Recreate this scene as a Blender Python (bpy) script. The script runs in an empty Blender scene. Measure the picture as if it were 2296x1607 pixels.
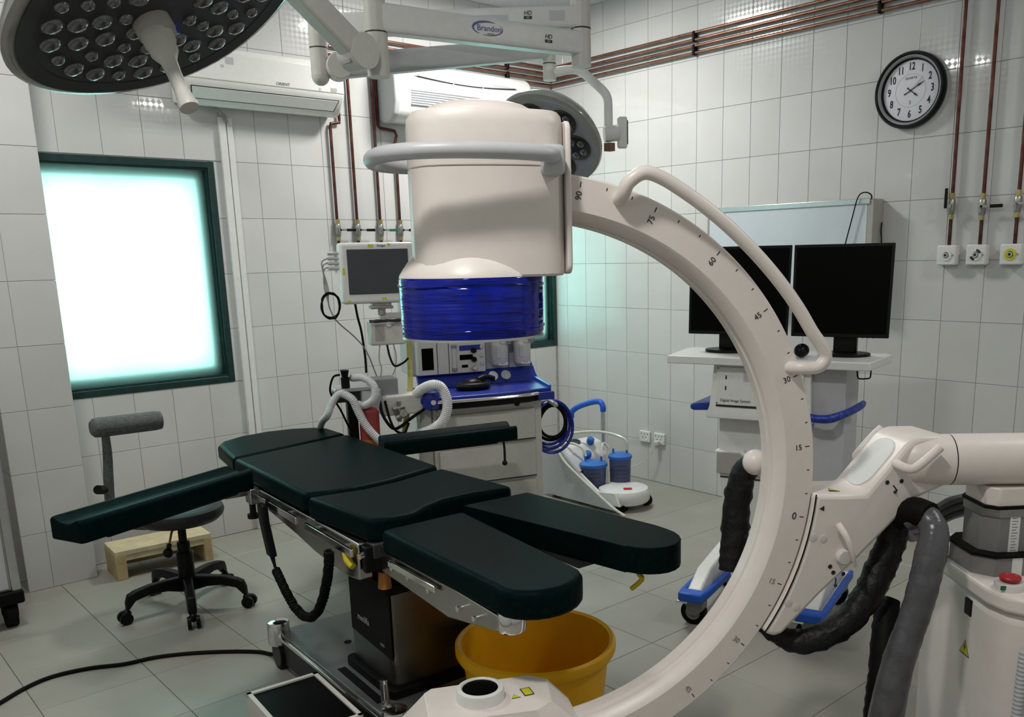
import bpy, bmesh, math, random
from mathutils import Vector, Matrix, Euler
random.seed(7)
R = math.radians
scene = bpy.context.scene
COL = scene.collection

# ------------------------------------------------------------------ camera, world, lights, exposure
cam_d = bpy.data.cameras.new('camera'); cam = bpy.data.objects.new('camera', cam_d); COL.objects.link(cam)
cam_d.sensor_width = 36.0; cam_d.lens = 31.185; cam_d.shift_x = -0.05285; cam_d.shift_y = 0.08813; cam_d.clip_start = 0.05
_yaw, _pit, _rol = R(42.2932), R(-12.3819), R(-1.2049)
_F = Vector((math.sin(_yaw)*math.cos(_pit), math.cos(_yaw)*math.cos(_pit), math.sin(_pit)))
_r = Vector((math.cos(_yaw), -math.sin(_yaw), 0)); _u = _r.cross(_F)
_R = _r*math.cos(_rol) + _u*math.sin(_rol); _U = -_r*math.sin(_rol) + _u*math.cos(_rol)
cam.matrix_world = Matrix(((_R.x, _U.x, -_F.x, -4.4597), (_R.y, _U.y, -_F.y, -4.9739), (_R.z, _U.z, -_F.z, 1.5527), (0, 0, 0, 1)))
scene.camera = cam

world = bpy.data.worlds.new('sky'); scene.world = world; world.use_nodes = True
_bg = world.node_tree.nodes['Background']; _bg.inputs[0].default_value = (0.86, 0.95, 1.0, 1); _bg.inputs[1].default_value = 7.5

ZC = 3.16
def lamp(name, loc, power, size, col=(1, 0.98, 0.94)):
    d = bpy.data.lights.new(name, 'AREA'); d.shape = 'SQUARE'; d.size = size; d.energy = power; d.color = col
    o = bpy.data.objects.new(name, d); COL.objects.link(o); o.location = loc
    return o
lamp('ceiling_lamp_corner', (-1.15, -0.95, ZC-0.03), 53, 0.36)
lamp('ceiling_lamp_right', (-1.05, -4.9, ZC-0.03), 22, 0.36)
lamp('ceiling_lamp_left', (-3.80, -1.20, ZC-0.03), 28, 0.36)
lamp('ceiling_lamp_front', (-4.10, -3.95, ZC-0.03), 40, 0.20)

vs = scene.view_settings
vs.view_transform = 'Standard'; vs.look = 'None'; vs.gamma = 1.0; vs.use_curve_mapping = False; vs.exposure = -0.30
try:
    scene.cycles.max_bounces = 6; scene.cycles.diffuse_bounces = 3; scene.cycles.glossy_bounces = 3; scene.cycles.transmission_bounces = 5; scene.cycles.caustics_reflective = False; scene.cycles.caustics_refractive = False
except Exception:
    pass

# ------------------------------------------------------------------ materials
MATS = {}
def mat(name, col, rough=0.5, metal=0.0, spec=0.5, var=0.06, scale=30.0, bump=0.0, bscale=200.0, trans=0.0, alpha=1.0, coat=0.0, emit=None, estr=0.0, ior=1.45):
    m = bpy.data.materials.new(name); m.use_nodes = True
    nt = m.node_tree; b = nt.nodes['Principled BSDF']
    tc = nt.nodes.new('ShaderNodeTexCoord')
    nz = nt.nodes.new('ShaderNodeTexNoise'); nz.inputs['Scale'].default_value = scale; nz.inputs['Detail'].default_value = 4
    nt.links.new(tc.outputs['Object'], nz.inputs['Vector'])
    rp = nt.nodes.new('ShaderNodeValToRGB')
    rp.color_ramp.elements[0].position = 0.3; rp.color_ramp.elements[1].position = 0.7
    rp.color_ramp.elements[0].color = tuple(max(0, c*(1-var)) for c in col)+(1,)
    rp.color_ramp.elements[1].color = tuple(min(1, c*(1+var)) for c in col)+(1,)
    nt.links.new(nz.outputs['Fac'], rp.inputs['Fac']); nt.links.new(rp.outputs['Color'], b.inputs['Base Color'])
    b.inputs['Roughness'].default_value = rough; b.inputs['Metallic'].default_value = metal
    b.inputs['Specular IOR Level'].default_value = spec; b.inputs['Transmission Weight'].default_value = trans
    b.inputs['Alpha'].default_value = alpha; b.inputs['Coat Weight'].default_value = coat; b.inputs['IOR'].default_value = ior
    if emit: b.inputs['Emission Color'].default_value = emit+(1,); b.inputs['Emission Strength'].default_value = estr
    if bump:
        n2 = nt.nodes.new('ShaderNodeTexNoise'); n2.inputs['Scale'].default_value = bscale; n2.inputs['Detail'].default_value = 3
        nt.links.new(tc.outputs['Object'], n2.inputs['Vector'])
        bp = nt.nodes.new('ShaderNodeBump'); bp.inputs['Strength'].default_value = bump; bp.inputs['Distance'].default_value = 0.01
        nt.links.new(n2.outputs['Fac'], bp.inputs['Height']); nt.links.new(bp.outputs['Normal'], b.inputs['Normal'])
    MATS[name] = m
    return m

def tile_mat(name, a, b_, r0, r1, diamonds):
    m = bpy.data.materials.new(name); m.use_nodes = True
    nt = m.node_tree; b = nt.nodes['Principled BSDF']
    oi = nt.nodes.new('ShaderNodeObjectInfo'); mx = nt.nodes.new('ShaderNodeMix'); mx.data_type = 'RGBA'
    mx.inputs['A'].default_value = a+(1,); mx.inputs['B'].default_value = b_+(1,)
    nt.links.new(oi.outputs['Random'], mx.inputs['Factor'])
    tc = nt.nodes.new('ShaderNodeTexCoord'); nz = nt.nodes.new('ShaderNodeTexNoise'); nz.inputs['Scale'].default_value = 5; nz.inputs['Detail'].default_value = 5
    geo = nt.nodes.new('ShaderNodeNewGeometry'); nt.links.new(geo.outputs['Position'], nz.inputs['Vector'])
    rr = nt.nodes.new('ShaderNodeValToRGB'); rr.color_ramp.elements[0].position = .3; rr.color_ramp.elements[1].position = .7
    v = 0.90 if not diamonds else 0.96
    rr.color_ramp.elements[0].color = (v, v, v*0.985, 1); rr.color_ramp.elements[1].color = (1, 1, 1, 1)
    nt.links.new(nz.outputs['Fac'], rr.inputs['Fac'])
    ml = nt.nodes.new('ShaderNodeMix'); ml.data_type = 'RGBA'; ml.blend_type = 'MULTIPLY'; ml.inputs['Factor'].default_value = 1
    nt.links.new(mx.outputs['Result'], ml.inputs['A']); nt.links.new(rr.outputs['Color'], ml.inputs['B'])
    nt.links.new(ml.outputs['Result'], b.inputs['Base Color'])
    if diamonds:
        mp = nt.nodes.new('ShaderNodeMapping'); mp.inputs['Rotation'].default_value = (0, 0, R(45))
        ck = nt.nodes.new('ShaderNodeTexChecker'); ck.inputs['Scale'].default_value = 50.0
        nt.links.new(tc.outputs['Object'], mp.inputs['Vector']); nt.links.new(mp.outputs['Vector'], ck.inputs['Vector'])
        b.inputs['Specular IOR Level'].default_value = 0.42
        mr = nt.nodes.new('ShaderNodeMapRange'); mr.inputs['To Min'].default_value = r0; mr.inputs['To Max'].default_value = r1
        nt.links.new(ck.outputs['Fac'], mr.inputs['Value']); nt.links.new(mr.outputs['Result'], b.inputs['Roughness'])
    else:
        b.inputs['Roughness'].default_value = r0
    MATS[name] = m
    return m

tile_mat('wall_tile', (0.60, 0.60, 0.592), (0.635, 0.635, 0.628), 0.06, 0.19, True)
tile_mat('floor_tile', (0.325, 0.315, 0.275), (0.355, 0.345, 0.30), 0.36, 0.36, False)
mat('grout', (0.42, 0.42, 0.405), 0.9, var=.2)
mat('floor_grout', (0.13, 0.125, 0.11), 0.9, var=.2)
mat('wall_paint', (0.66, 0.66, 0.65), 0.6)
mat('ceiling_paint', (0.62, 0.63, 0.68), 0.8)
mat('cream', (0.78, 0.715, 0.665), 0.36, var=.02)
mat('cream_trim', (0.68, 0.64, 0.61), 0.42, var=.02)
mat('white_plastic', (0.74, 0.745, 0.73), 0.35, var=.03)
mat('white_gloss', (0.80, 0.80, 0.77), 0.2, var=.02)
mat('ivory', (0.62, 0.61, 0.56), 0.4, var=.03)
mat('ivory_dark', (0.40, 0.39, 0.35), 0.5, var=.05)
mat('light_grey', (0.50, 0.51, 0.53), 0.4, var=.03)
mat('mid_grey', (0.26, 0.265, 0.28), 0.5, var=.05)
mat('dark_grey', (0.028, 0.029, 0.031), 0.5, var=.1)
mat('black_plastic', (0.0035, 0.0035, 0.004), 0.40, var=.2, spec=.22)
mat('black_rubber', (0.003, 0.003, 0.003), 0.6, var=.2, spec=.15)
mat('screen_black', (0.0015, 0.0015, 0.0015), 0.35, spec=.06, var=.1)
mat('screen_grey', (0.055, 0.06, 0.068), 0.35, var=.06, scale=8)
mat('vinyl', (0.0014, 0.0080, 0.0080), 0.38, var=.25, scale=60, bump=.10, bscale=900, spec=.025)
mat('vinyl_edge', (0.004, 0.009, 0.009), 0.5, var=.2)
mat('stool_vinyl', (0.014, 0.016, 0.018), 0.5, var=.2)
mat('felt_grey', (0.115, 0.125, 0.12), 0.9, var=.25, scale=80, bump=.5, bscale=150)
mat('steel', (0.42, 0.415, 0.40), 0.24, 1.0, var=.06, scale=8)
mat('brushed_steel', (0.36, 0.35, 0.33), 0.38, 1.0, var=.08, scale=14)
mat('column_steel', (0.15, 0.14, 0.125), 0.30, 1.0, var=.08, scale=8)
mat('base_steel', (0.24, 0.245, 0.25), 0.45, 0.8, var=.06, scale=12)
mat('chrome', (0.75, 0.75, 0.74), 0.12, 1.0, var=.03)
mat('aluminium', (0.62, 0.63, 0.64), 0.35, 1.0, var=.04)
mat('painted_grey', (0.21, 0.205, 0.20), 0.5, var=.06)
mat('copper', (0.30, 0.148, 0.105), 0.36, 1.0, var=.28, scale=14)
mat('copper_dark', (0.115, 0.048, 0.04), 0.42, 1.0, var=.4, scale=14)
mat('brass', (0.50, 0.42, 0.20), 0.4, 1.0, var=.2, scale=40)
mat('valve_metal', (0.36, 0.36, 0.33), 0.4, 1.0, var=.2, scale=60)
mat('blue_drape', (0.0, 0.008, 0.25), 0.10, var=.3, scale=30, spec=.3, coat=.22, bump=.0)
mat('blue_paint', (0.015, 0.03, 0.26), 0.35, var=.08)
mat('blue_bumper', (0.01, 0.10, 0.55), 0.4, var=.08)
mat('blue_wrap', (0.012, 0.04, 0.30), 0.3, var=.25, bump=.6, bscale=60)
mat('blue_lid', (0.03, 0.15, 0.52), 0.35, var=.06)
mat('blue_hose', (0.005, 0.015, 0.26), 0.3, var=.15)
mat('yellow_tub', (0.95, 0.47, 0.008), 0.42, var=.10, scale=6, spec=.35)
mat('yellow', (0.62, 0.50, 0.02), 0.5, var=.05)
mat('yellow_sign', (0.60, 0.58, 0.03), 0.5, var=.05)
mat('yellow_hose', (0.48, 0.43, 0.13), 0.5, var=.1)
mat('red', (0.40, 0.02, 0.025), 0.4, var=.1)
mat('red_can', (0.34, 0.045, 0.04), 0.45, var=.2, scale=14)
mat('orange_can', (0.42, 0.17, 0.03), 0.5, var=.15)
mat('brown', (0.20, 0.11, 0.07), 0.6)
mat('green', (0.01, 0.12, 0.07), 0.4)
mat('window_green', (0.008, 0.035, 0.032), 0.4, var=.2)
mat('ink', (0.02, 0.02, 0.022), 0.7)
mat('ink_grey', (0.25, 0.24, 0.24), 0.7)
mat('ink_white', (0.65, 0.66, 0.65), 0.6)
mat('ink_violet', (0.14, 0.13, 0.36), 0.5)
mat('wood', (0.62, 0.52, 0.33), 0.6, var=.12, scale=18)
mat('wood_side', (0.50, 0.39, 0.20), 0.7, var=.2, scale=18)
mat('sleeve_black', (0.007, 0.007, 0.007), 0.5, spec=.3, var=.4, scale=25, bump=.9, bscale=28)
mat('sleeve_grey', (0.085, 0.085, 0.092), 0.3, var=.2, scale=20, bump=.5, bscale=24)
mat('hose_white', (0.72, 0.73, 0.73), 0.4, var=.06)
mat('clear_tube', (0.62, 0.64, 0.56), 0.25, var=.08)
mat('jar_plastic', (0.30, 0.36, 0.62), 0.15, var=.05, trans=.75, ior=1.2)
mat('jar_liquid', (0.03, 0.04, 0.16), 0.3, var=.2, scale=20)
mat('lens', (0.075, 0.08, 0.085), 0.07, var=.15, spec=.9, coat=1.0)
mat('lamp_face', (0.018, 0.020, 0.022), 0.28, var=.3, scale=20, coat=.4)
mat('lamp_rim', (0.30, 0.30, 0.28), 0.18, var=.05, coat=.6)
mat('clock_face', (0.70, 0.71, 0.76), 0.5, var=.02)
mat('clock_grey', (0.34, 0.34, 0.36), 0.4)
mat('film_screen', (0.60, 0.66, 0.71), 0.35, var=.03, scale=6)
mat('cabinet_glass', (0.22, 0.30, 0.29), 0.25, var=.1)

def wrap_bump():
    nt = MATS['blue_drape'].node_tree; b = nt.nodes['Principled BSDF']
    tc = nt.nodes.new('ShaderNodeTexCoord'); mp = nt.nodes.new('ShaderNodeMapping'); mp.inputs['Scale'].default_value = (5, 5, 75)
    nz = nt.nodes.new('ShaderNodeTexNoise'); nz.inputs['Scale'].default_value = 1.0; nz.inputs['Detail'].default_value = 3
    bp = nt.nodes.new('ShaderNodeBump'); bp.inputs['Strength'].default_value = .9; bp.inputs['Distance'].default_value = .006
    nt.links.new(tc.outputs['Object'], mp.inputs['Vector']); nt.links.new(mp.outputs['Vector'], nz.inputs['Vector'])
    nt.links.new(nz.outputs['Fac'], bp.inputs['Height']); nt.links.new(bp.outputs['Normal'], b.inputs['Normal']); nt.links.new(bp.outputs['Normal'], b.inputs['Coat Normal'])
wrap_bump()
def frosted():
    m = bpy.data.materials.new('frosted_glass'); m.use_nodes = True
    nt = m.node_tree; nt.nodes.remove(nt.nodes['Principled BSDF'])
    out = nt.nodes['Material Output']
    t = nt.nodes.new('ShaderNodeBsdfTranslucent'); t.inputs[0].default_value = (0.64, 0.92, 0.85, 1)
    g = nt.nodes.new('ShaderNodeBsdfGlossy'); g.inputs[0].default_value = (1, 1, 1, 1); g.inputs['Roughness'].default_value = .3
    nz = nt.nodes.new('ShaderNodeTexNoise'); nz.inputs['Scale'].default_value = 120
    tc = nt.nodes.new('ShaderNodeTexCoord'); nt.links.new(tc.outputs['Object'], nz.inputs['Vector'])
    bp = nt.nodes.new('ShaderNodeBump'); bp.inputs['Strength'].default_value = .1; nt.links.new(nz.outputs['Fac'], bp.inputs['Height']); nt.links.new(bp.outputs['Normal'], g.inputs['Normal'])
    mx = nt.nodes.new('ShaderNodeMixShader'); mx.inputs[0].default_value = .06
    nt.links.new(t.outputs[0], mx.inputs[1]); nt.links.new(g.outputs[0], mx.inputs[2]); nt.links.new(mx.outputs[0], out.inputs[0])
    MATS['frosted_glass'] = m
frosted()

# ------------------------------------------------------------------ geometry helpers
def V(*a): return Vector(a[0]) if len(a) == 1 else Vector(a)
class G:
    def __init__(s): s.v = []; s.f = []
    def add(s, vs_, fs):
        n = len(s.v); s.v += [Vector(p) for p in vs_]; s.f += [[i+n for i in f] for f in fs]; return s
    def box(s, c, d, rot=None):
        x, y, z = (k/2 for k in d)
        vs_ = [Vector((sx*x, sy*y, sz*z)) for sz in (-1, 1) for sy in (-1, 1) for sx in (-1, 1)]
        if rot: m = Euler(rot).to_matrix(); vs_ = [m @ p for p in vs_]
        c = Vector(c)
        return s.add([p+c for p in vs_], [[0, 2, 3, 1], [4, 5, 7, 6], [0, 1, 5, 4], [2, 6, 7, 3], [0, 4, 6, 2], [1, 3, 7, 5]])
    def b2(s, a, b):
        return s.box([(a[i]+b[i])/2 for i in range(3)], [abs(b[i]-a[i]) for i in range(3)])
    def ring(s, c, ax, r, seg, ref=None):
        ax = Vector(ax).normalized(); ref = ref or (Vector((0, 0, 1)) if abs(ax.z) < .9 else Vector((1, 0, 0)))
        e = ax.cross(ref).normalized(); g = ax.cross(e)
        return [Vector(c)+e*(r*math.cos(2*math.pi*i/seg))+g*(r*math.sin(2*math.pi*i/seg)) for i in range(seg)]
    def cyl(s, a, b, r0, r1=None, seg=20, cap=True):
        r1 = r0 if r1 is None else r1; a = Vector(a); b = Vector(b); ax = b-a
        vs_ = s.ring(a, ax, r0, seg)+s.ring(b, ax, r1, seg)
        fs = [[i, i+seg, (i+1) % seg+seg, (i+1) % seg] for i in range(seg)]
        if cap: fs += [list(range(seg)), list(range(2*seg-1, seg-1, -1))]
        return s.add(vs_, fs)
    def lathe(s, prof, c=(0, 0, 0), ax=(0, 0, 1), seg=32, cap=True):
        ax = Vector(ax).normalized(); vs_ = []
        for r, h in prof: vs_ += s.ring(Vector(c)+ax*h, ax, max(r, 1e-5), seg)
        fs = [[k*seg+i, (k+1)*seg+i, (k+1)*seg+(i+1) % seg, k*seg+(i+1) % seg] for k in range(len(prof)-1) for i in range(seg)]
        if cap: fs += [list(range(seg)), list(range(len(prof)*seg-1, (len(prof)-1)*seg-1, -1))]
        return s.add(vs_, fs)
    def tube(s, pts, r, seg=10, smooth=4, closed=False, cap=True):
        P = [Vector(p) for p in pts]; n = len(P)
        rr = list(r) if isinstance(r, (list, tuple)) else [r]*n
        if smooth > 1 and n > 2:
            Q = []; q = []
            rng = range(n if closed else n-1)
            for i in rng:
                p0 = P[(i-1) % n] if (closed or i > 0) else P[0]*2-P[1]
                p1 = P[i]; p2 = P[(i+1) % n]; p3 = P[(i+2) % n] if (closed or i+2 < n) else P[-1]*2-P[-2]
                for k in range(smooth):
                    t = k/smooth; t2 = t*t; t3 = t2*t
                    Q.append(.5*((2*p1)+(p2-p0)*t+(2*p0-5*p1+4*p2-p3)*t2+(3*p1-p0-3*p2+p3)*t3)); q.append(rr[i]*(1-t)+rr[(i+1) % n]*t)
            if not closed: Q.append(P[-1]); q.append(rr[-1])
            P, rr = Q, q; n = len(P)
        T = [((P[(i+1) % n]-P[i-1]) if closed else (P[min(i+1, n-1)]-P[max(i-1, 0)])).normalized() for i in range(n)]
        ref = Vector((0, 0, 1)) if abs(T[0].z) < .9 else Vector((1, 0, 0))
        e = T[0].cross(ref).normalized(); vs_ = []
        for i in range(n):
            e = (e-T[i]*e.dot(T[i])).normalized(); g = T[i].cross(e)
            vs_ += [P[i]+e*(rr[i]*math.cos(2*math.pi*k/seg))+g*(rr[i]*math.sin(2*math.pi*k/seg)) for k in range(seg)]
        m = n if closed else n-1
        fs = [[i*seg+k, i*seg+(k+1) % seg, ((i+1) % n)*seg+(k+1) % seg, ((i+1) % n)*seg+k] for i in range(m) for k in range(seg)]
        if cap and not closed: fs += [list(range(seg-1, -1, -1)), list(range((n-1)*seg, n*seg))]
        return s.add(vs_, fs)
    def prism(s, poly, h0, h1, m=None, poly2=None):
        n = len(poly); p2 = poly2 or poly
        vs_ = [Vector((x, y, h0)) for x, y in poly]+[Vector((x, y, h1)) for x, y in p2]
        if m: vs_ = [m @ p for p in vs_]
        return s.add(vs_, [list(range(n-1, -1, -1)), list(range(n, 2*n))]+[[i, (i+1) % n, (i+1) % n+n, i+n] for i in range(n)])
    def loft(s, rings, cap=True):
        n = len(rings[0]); vs_ = [p for r_ in rings for p in r_]
        fs = [[k*n+i, k*n+(i+1) % n, (k+1)*n+(i+1) % n, (k+1)*n+i] for k in range(len(rings)-1) for i in range(n)]
        if cap: fs += [list(range(n-1, -1, -1)), list(range((len(rings)-1)*n, len(rings)*n))]
        return s.add(vs_, fs)
    def ball(s, c, r, sc=(1, 1, 1), seg=16, rings=9):
        vs_ = []; c = Vector(c)
        for k in range(1, rings):
            a = math.pi*k/rings
            vs_ += [c+Vector((r*sc[0]*math.sin(a)*math.cos(2*math.pi*i/seg), r*sc[1]*math.sin(a)*math.sin(2*math.pi*i/seg), r*sc[2]*math.cos(a))) for i in range(seg)]
        fs = [[k*seg+i, (k+1)*seg+i, (k+1)*seg+(i+1) % seg, k*seg+(i+1) % seg] for k in range(rings-2) for i in range(seg)]
        n = len(vs_); vs_ += [c+Vector((0, 0, r*sc[2])), c-Vector((0, 0, r*sc[2]))]
        fs += [[n, i, (i+1) % seg] for i in range(seg)]+[[n+1, (rings-2)*seg+(i+1) % seg, (rings-2)*seg+i] for i in range(seg)]
        return s.add(vs_, fs)
    def xf(s, m): s.v = [m @ p for p in s.v]; return s
    def mesh(s, name, m, smooth=True, ang=38):
        me = bpy.data.meshes.new(name); me.from_pydata([tuple(p) for p in s.v], [], s.f)
        bm = bmesh.new(); bm.from_mesh(me); bmesh.ops.recalc_face_normals(bm, faces=bm.faces); bm.to_mesh(me); bm.free()
        if smooth:
            me.polygons.foreach_set('use_smooth', [True]*len(me.polygons)); me.set_sharp_from_angle(angle=R(ang))
        me.materials.append(MATS[m]); me.update()
        return me

def obj(name, g, m, parent=None, bevel=0, seg=2, smooth=True, ang=38, loc=None, rot=None):
    me = g.mesh(name, m, smooth, ang) if isinstance(g, G) else g
    o = bpy.data.objects.new(name, me); COL.objects.link(o)
    if parent: o.parent = parent
    if loc: o.location = loc
    if rot: o.rotation_euler = rot
    if bevel:
        md = o.modifiers.new('edge', 'BEVEL'); md.width = bevel; md.segments = seg; md.limit_method = 'ANGLE'; md.angle_limit = R(30); md.harden_normals = False
    return o
def tag(o, label, cat=None, group=None, kind=None):
    o['label'] = label
    if cat: o['category'] = cat
    if group: o['group'] = group
    if kind: o['kind'] = kind
    return o
def thing(name, label, cat, m=None, group=None):
    o = bpy.data.objects.new(name, None); COL.objects.link(o); o.empty_display_size = .1
    if m is not None:
        if isinstance(m, Matrix): o.matrix_world = m
        else: o.location = m
    return tag(o, label, cat, group)
def frame(o, right, up):
    r_ = Vector(right).normalized(); u_ = Vector(up).normalized(); n_ = r_.cross(u_)
    return Matrix(((r_.x, u_.x, n_.x, o[0]), (r_.y, u_.y, n_.y, o[1]), (r_.z, u_.z, n_.z, o[2]), (0, 0, 0, 1)))
def zf(o, deg): return Matrix.Translation(o) @ Matrix.Rotation(R(deg), 4, 'Z')
BACK = lambda x, z, y=0.0: frame((x, y, z), (1, 0, 0), (0, 0, 1))       # wall-mounted things: local x right, y up, z into the room
RIGHT = lambda y, z, x=0.0: frame((x, y, z), (0, -1, 0), (0, 0, 1))
def text(name, s, size, m4, mt, parent, align='CENTER', thick=0.0004, sx=1.0, shear=0.0, bold=0.0):
    c = bpy.data.curves.new(name, 'FONT'); c.body = s; c.size = size; c.align_x = align; c.align_y = 'CENTER'; c.extrude = thick; c.resolution_u = 3; c.shear = shear; c.offset = bold
    t = bpy.data.objects.new(name+'_src', c); COL.objects.link(t)
    dg = bpy.context.evaluated_depsgraph_get(); dg.update()
    me = bpy.data.meshes.new_from_object(t.evaluated_get(dg)); bpy.data.objects.remove(t); bpy.data.curves.remove(c)
    me.materials.clear(); me.materials.append(MATS[mt]); me.name = name
    me.transform(m4 @ Matrix.Diagonal((sx, 1, 1, 1)))
    return obj(name, me, mt, parent)
def rrect(w, h, r, n=5, c=(0, 0)):
    out = []
    for cx, cy, a0 in ((w/2-r, h/2-r, 0), (-w/2+r, h/2-r, 90), (-w/2+r, -h/2+r, 180), (w/2-r, -h/2+r, 270)):
        for k in range(n+1):
            a = R(a0+90*k/n); out.append((c[0]+cx+r*math.cos(a), c[1]+cy+r*math.sin(a)))
    return out
def circ(r, n=32, c=(0, 0), rx=1, ry=1): return [(c[0]+rx*r*math.cos(2*math.pi*i/n), c[1]+ry*r*math.sin(2*math.pi*i/n)) for i in range(n)]


# ------------------------------------------------------------------ the room
XL, YF = -5.0, -6.0
TH = 0.30; Z0 = 1.4817
W1 = (-3.440, 0.885, -2.468, 2.078); W2 = (-0.835, 0.885, -0.004, 2.078)      # windows: x0, z0, x1, z1
def struct(name, g, m, label, parent=None):
    o = obj(name, g, m, parent, smooth=False)
    return tag(o, label, None, None, 'structure')
g = G()
xs = [XL-.2, W1[0], W1[2], W2[0], W2[2], 0.2]
for i in range(5):
    if i in (1, 3):
        g.b2((xs[i], .004, -.1), (xs[i+1], .30, W1[1])); g.b2((xs[i], .004, W1[3]), (xs[i+1], .30, ZC))
    else: g.b2((xs[i], .004, -.1), (xs[i+1], .30, ZC))
wall_back = struct('wall_back', g, 'grout', 'white tiled back wall with the two frosted windows')
wall_right = struct('wall_right', G().b2((.004, YF-.2, -.1), (.2, .004, ZC)), 'grout', 'white tiled right-hand wall with the clock and copper pipes')
wall_left = struct('wall_left', G().b2((XL-.2, YF-.2, -.1), (XL, .004, ZC)), 'wall_paint', 'plain pale wall at the left, outside the picture')
wall_front = struct('wall_front', G().b2((XL, YF-.2, -.1), (.004, YF, ZC)), 'wall_paint', 'plain pale wall behind the viewer')
ceiling = struct('ceiling', G().b2((XL-.2, YF-.2, ZC), (.2, .30, ZC+.1)), 'ceiling_paint', 'pale plain ceiling above the surgical lights')
floor = struct('floor', G().b2((XL, YF, -.1), (.004, .004, -.004)), 'floor_grout', 'grey-beige tiled floor')

_tiles = {}
def tile_mesh(w, h, m, t=.004, gap=.0010):
    k = (round(w, 4), round(h, 4), m)
    if k not in _tiles:
        a, b = w/2-gap, h/2-gap; c, d = a-.0012, b-.0012
        q = lambda x, y, z: [(-x, -y, z), (x, -y, z), (x, y, z), (-x, y, z)]
        gg = G().add(q(a, b, -t)+q(a, b, -.0012)+q(c, d, 0), [[0, 1, 5, 4], [1, 2, 6, 5], [2, 3, 7, 6], [3, 0, 4, 7], [4, 5, 9, 8], [5, 6, 10, 9], [6, 7, 11, 10], [7, 4, 8, 11], [8, 9, 10, 11]])
        _tiles[k] = gg.mesh('tile', m, smooth=False)
    return _tiles[k]
def minus(r, h):
    x0, y0, x1, y1 = r; a0, b0, a1, b1 = h
    if a0 >= x1 or a1 <= x0 or b0 >= y1 or b1 <= y0: return [r]
    out = []
    if b0 > y0: out.append((x0, y0, x1, b0))
    if b1 < y1: out.append((x0, b1, x1, y1))
    yy0, yy1 = max(y0, b0), min(y1, b1)
    if a0 > x0: out.append((x0, yy0, a0, yy1))
    if a1 < x1: out.append((a1, yy0, x1, yy1))
    return out
def lay(parent, us, vs_, m, place, holes=()):
    for i in range(len(us)-1):
        for j in range(len(vs_)-1):
            rs = [(us[i], vs_[j], us[i+1], vs_[j+1])]
            for h in holes: rs = [q for r_ in rs for q in minus(r_, h)]
            for x0, y0, x1, y1 in rs:
                if x1-x0 < .008 or y1-y0 < .008: continue
                o = bpy.data.objects.new('tile', tile_mesh(x1-x0, y1-y0, m)); COL.objects.link(o); o.parent = parent
                o.matrix_world = place((x0+x1)/2, (y0+y1)/2)
rows = [0.0]+[Z0+TH*k for k in range(-4, 6)]+[ZC]
lay(wall_back, [-3.80]+[-3.617+.2*k for k in range(18)]+[-.017+.0], rows, 'wall_tile', lambda u, v: BACK(u, v), (W1, W2, (-3.66, 0, -3.352, ZC)))
lay(wall_right, [0.0]+[.1187+.1996*k for k in range(22)], rows, 'wall_tile', lambda u, v: RIGHT(-u, v))
pil = struct('wall_column', G().b2((-3.656, -.196, 0), (-3.356, .004, ZC)), 'grout', 'tiled wall column beside the large frosted window')
lay(pil, [-3.66, -3.552, -3.352], rows, 'wall_tile', lambda u, v: BACK(u, v, -.2))
lay(pil, [-.2, 0.0], rows, 'wall_tile', lambda u, v: frame((-3.352, u, v), (0, 1, 0), (0, 0, 1)))
lay(pil, [-.2, 0.0], rows, 'wall_tile', lambda u, v: frame((-3.66, u, v), (0, -1, 0), (0, 0, 1)))
fx = [-3.52+.3915*k for k in range(-3, 9)]+[0.0]; fy = [-5.8]+[-2.715+.388*k for k in range(-7, 7)]+[0.0]
fy = sorted(set(fy)); lay(floor, fx, fy, 'floor_tile', lambda u, v: frame((u, v, 0), (1, 0, 0), (0, 1, 0)))

def window(idx, w, label):
    x0, z0, x1, z1 = w; t = .034
    o = thing('window_%d' % idx, label, 'window', BACK((x0+x1)/2, (z0+z1)/2)); o['kind'] = 'structure'; del o['category']
    a, b = (x1-x0)/2, (z1-z0)/2
    fr = G()
    for sx in (-1, 1): fr.box((sx*(a-t/2), 0, -.03), (t, 2*b, .07))
    for sy in (-1, 1): fr.box((0, sy*(b-t/2), -.03), (2*a-2*t, t, .07))
    obj('window_frame', fr, 'window_green', o, bevel=.003)
    bead = G()
    for sx in (-1, 1): bead.box((sx*(a-t-.005), 0, -.02), (.010, 2*b-2*t, .022))
    for sy in (-1, 1): bead.box((0, sy*(b-t-.005), -.02), (2*a-2*t-.020, .010, .022))
    obj('glazing_bead', bead, 'window_green', o)
    obj('pane', G().box((0, 0, -.035), (2*a-2*t+.004, 2*b-2*t+.004, .001)), 'frosted_glass', o, smooth=False)
    lip = G()
    for sx in (-1, 1): lip.box((sx*(a-.035), 0, -.11), (.13, 2*b, .10))
    for sy in (-1, 1): lip.box((0, sy*(b-.035), -.11), (2*a-.20, .13, .10))
    obj('edge_shading_lip', lip, 'window_green', o)  # unseen ring added behind the glass to shade the pane's edges
    obj('mullion', G().box((-.02, 0, -.20), (.05, 2*b-.06, .05)), 'window_green', o)
    return o
window(1, W1, 'large glowing frosted window in a dark green frame beside the wall column')
window(2, W2, 'frosted window in the room corner, mostly hidden behind the x-ray head')

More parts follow.
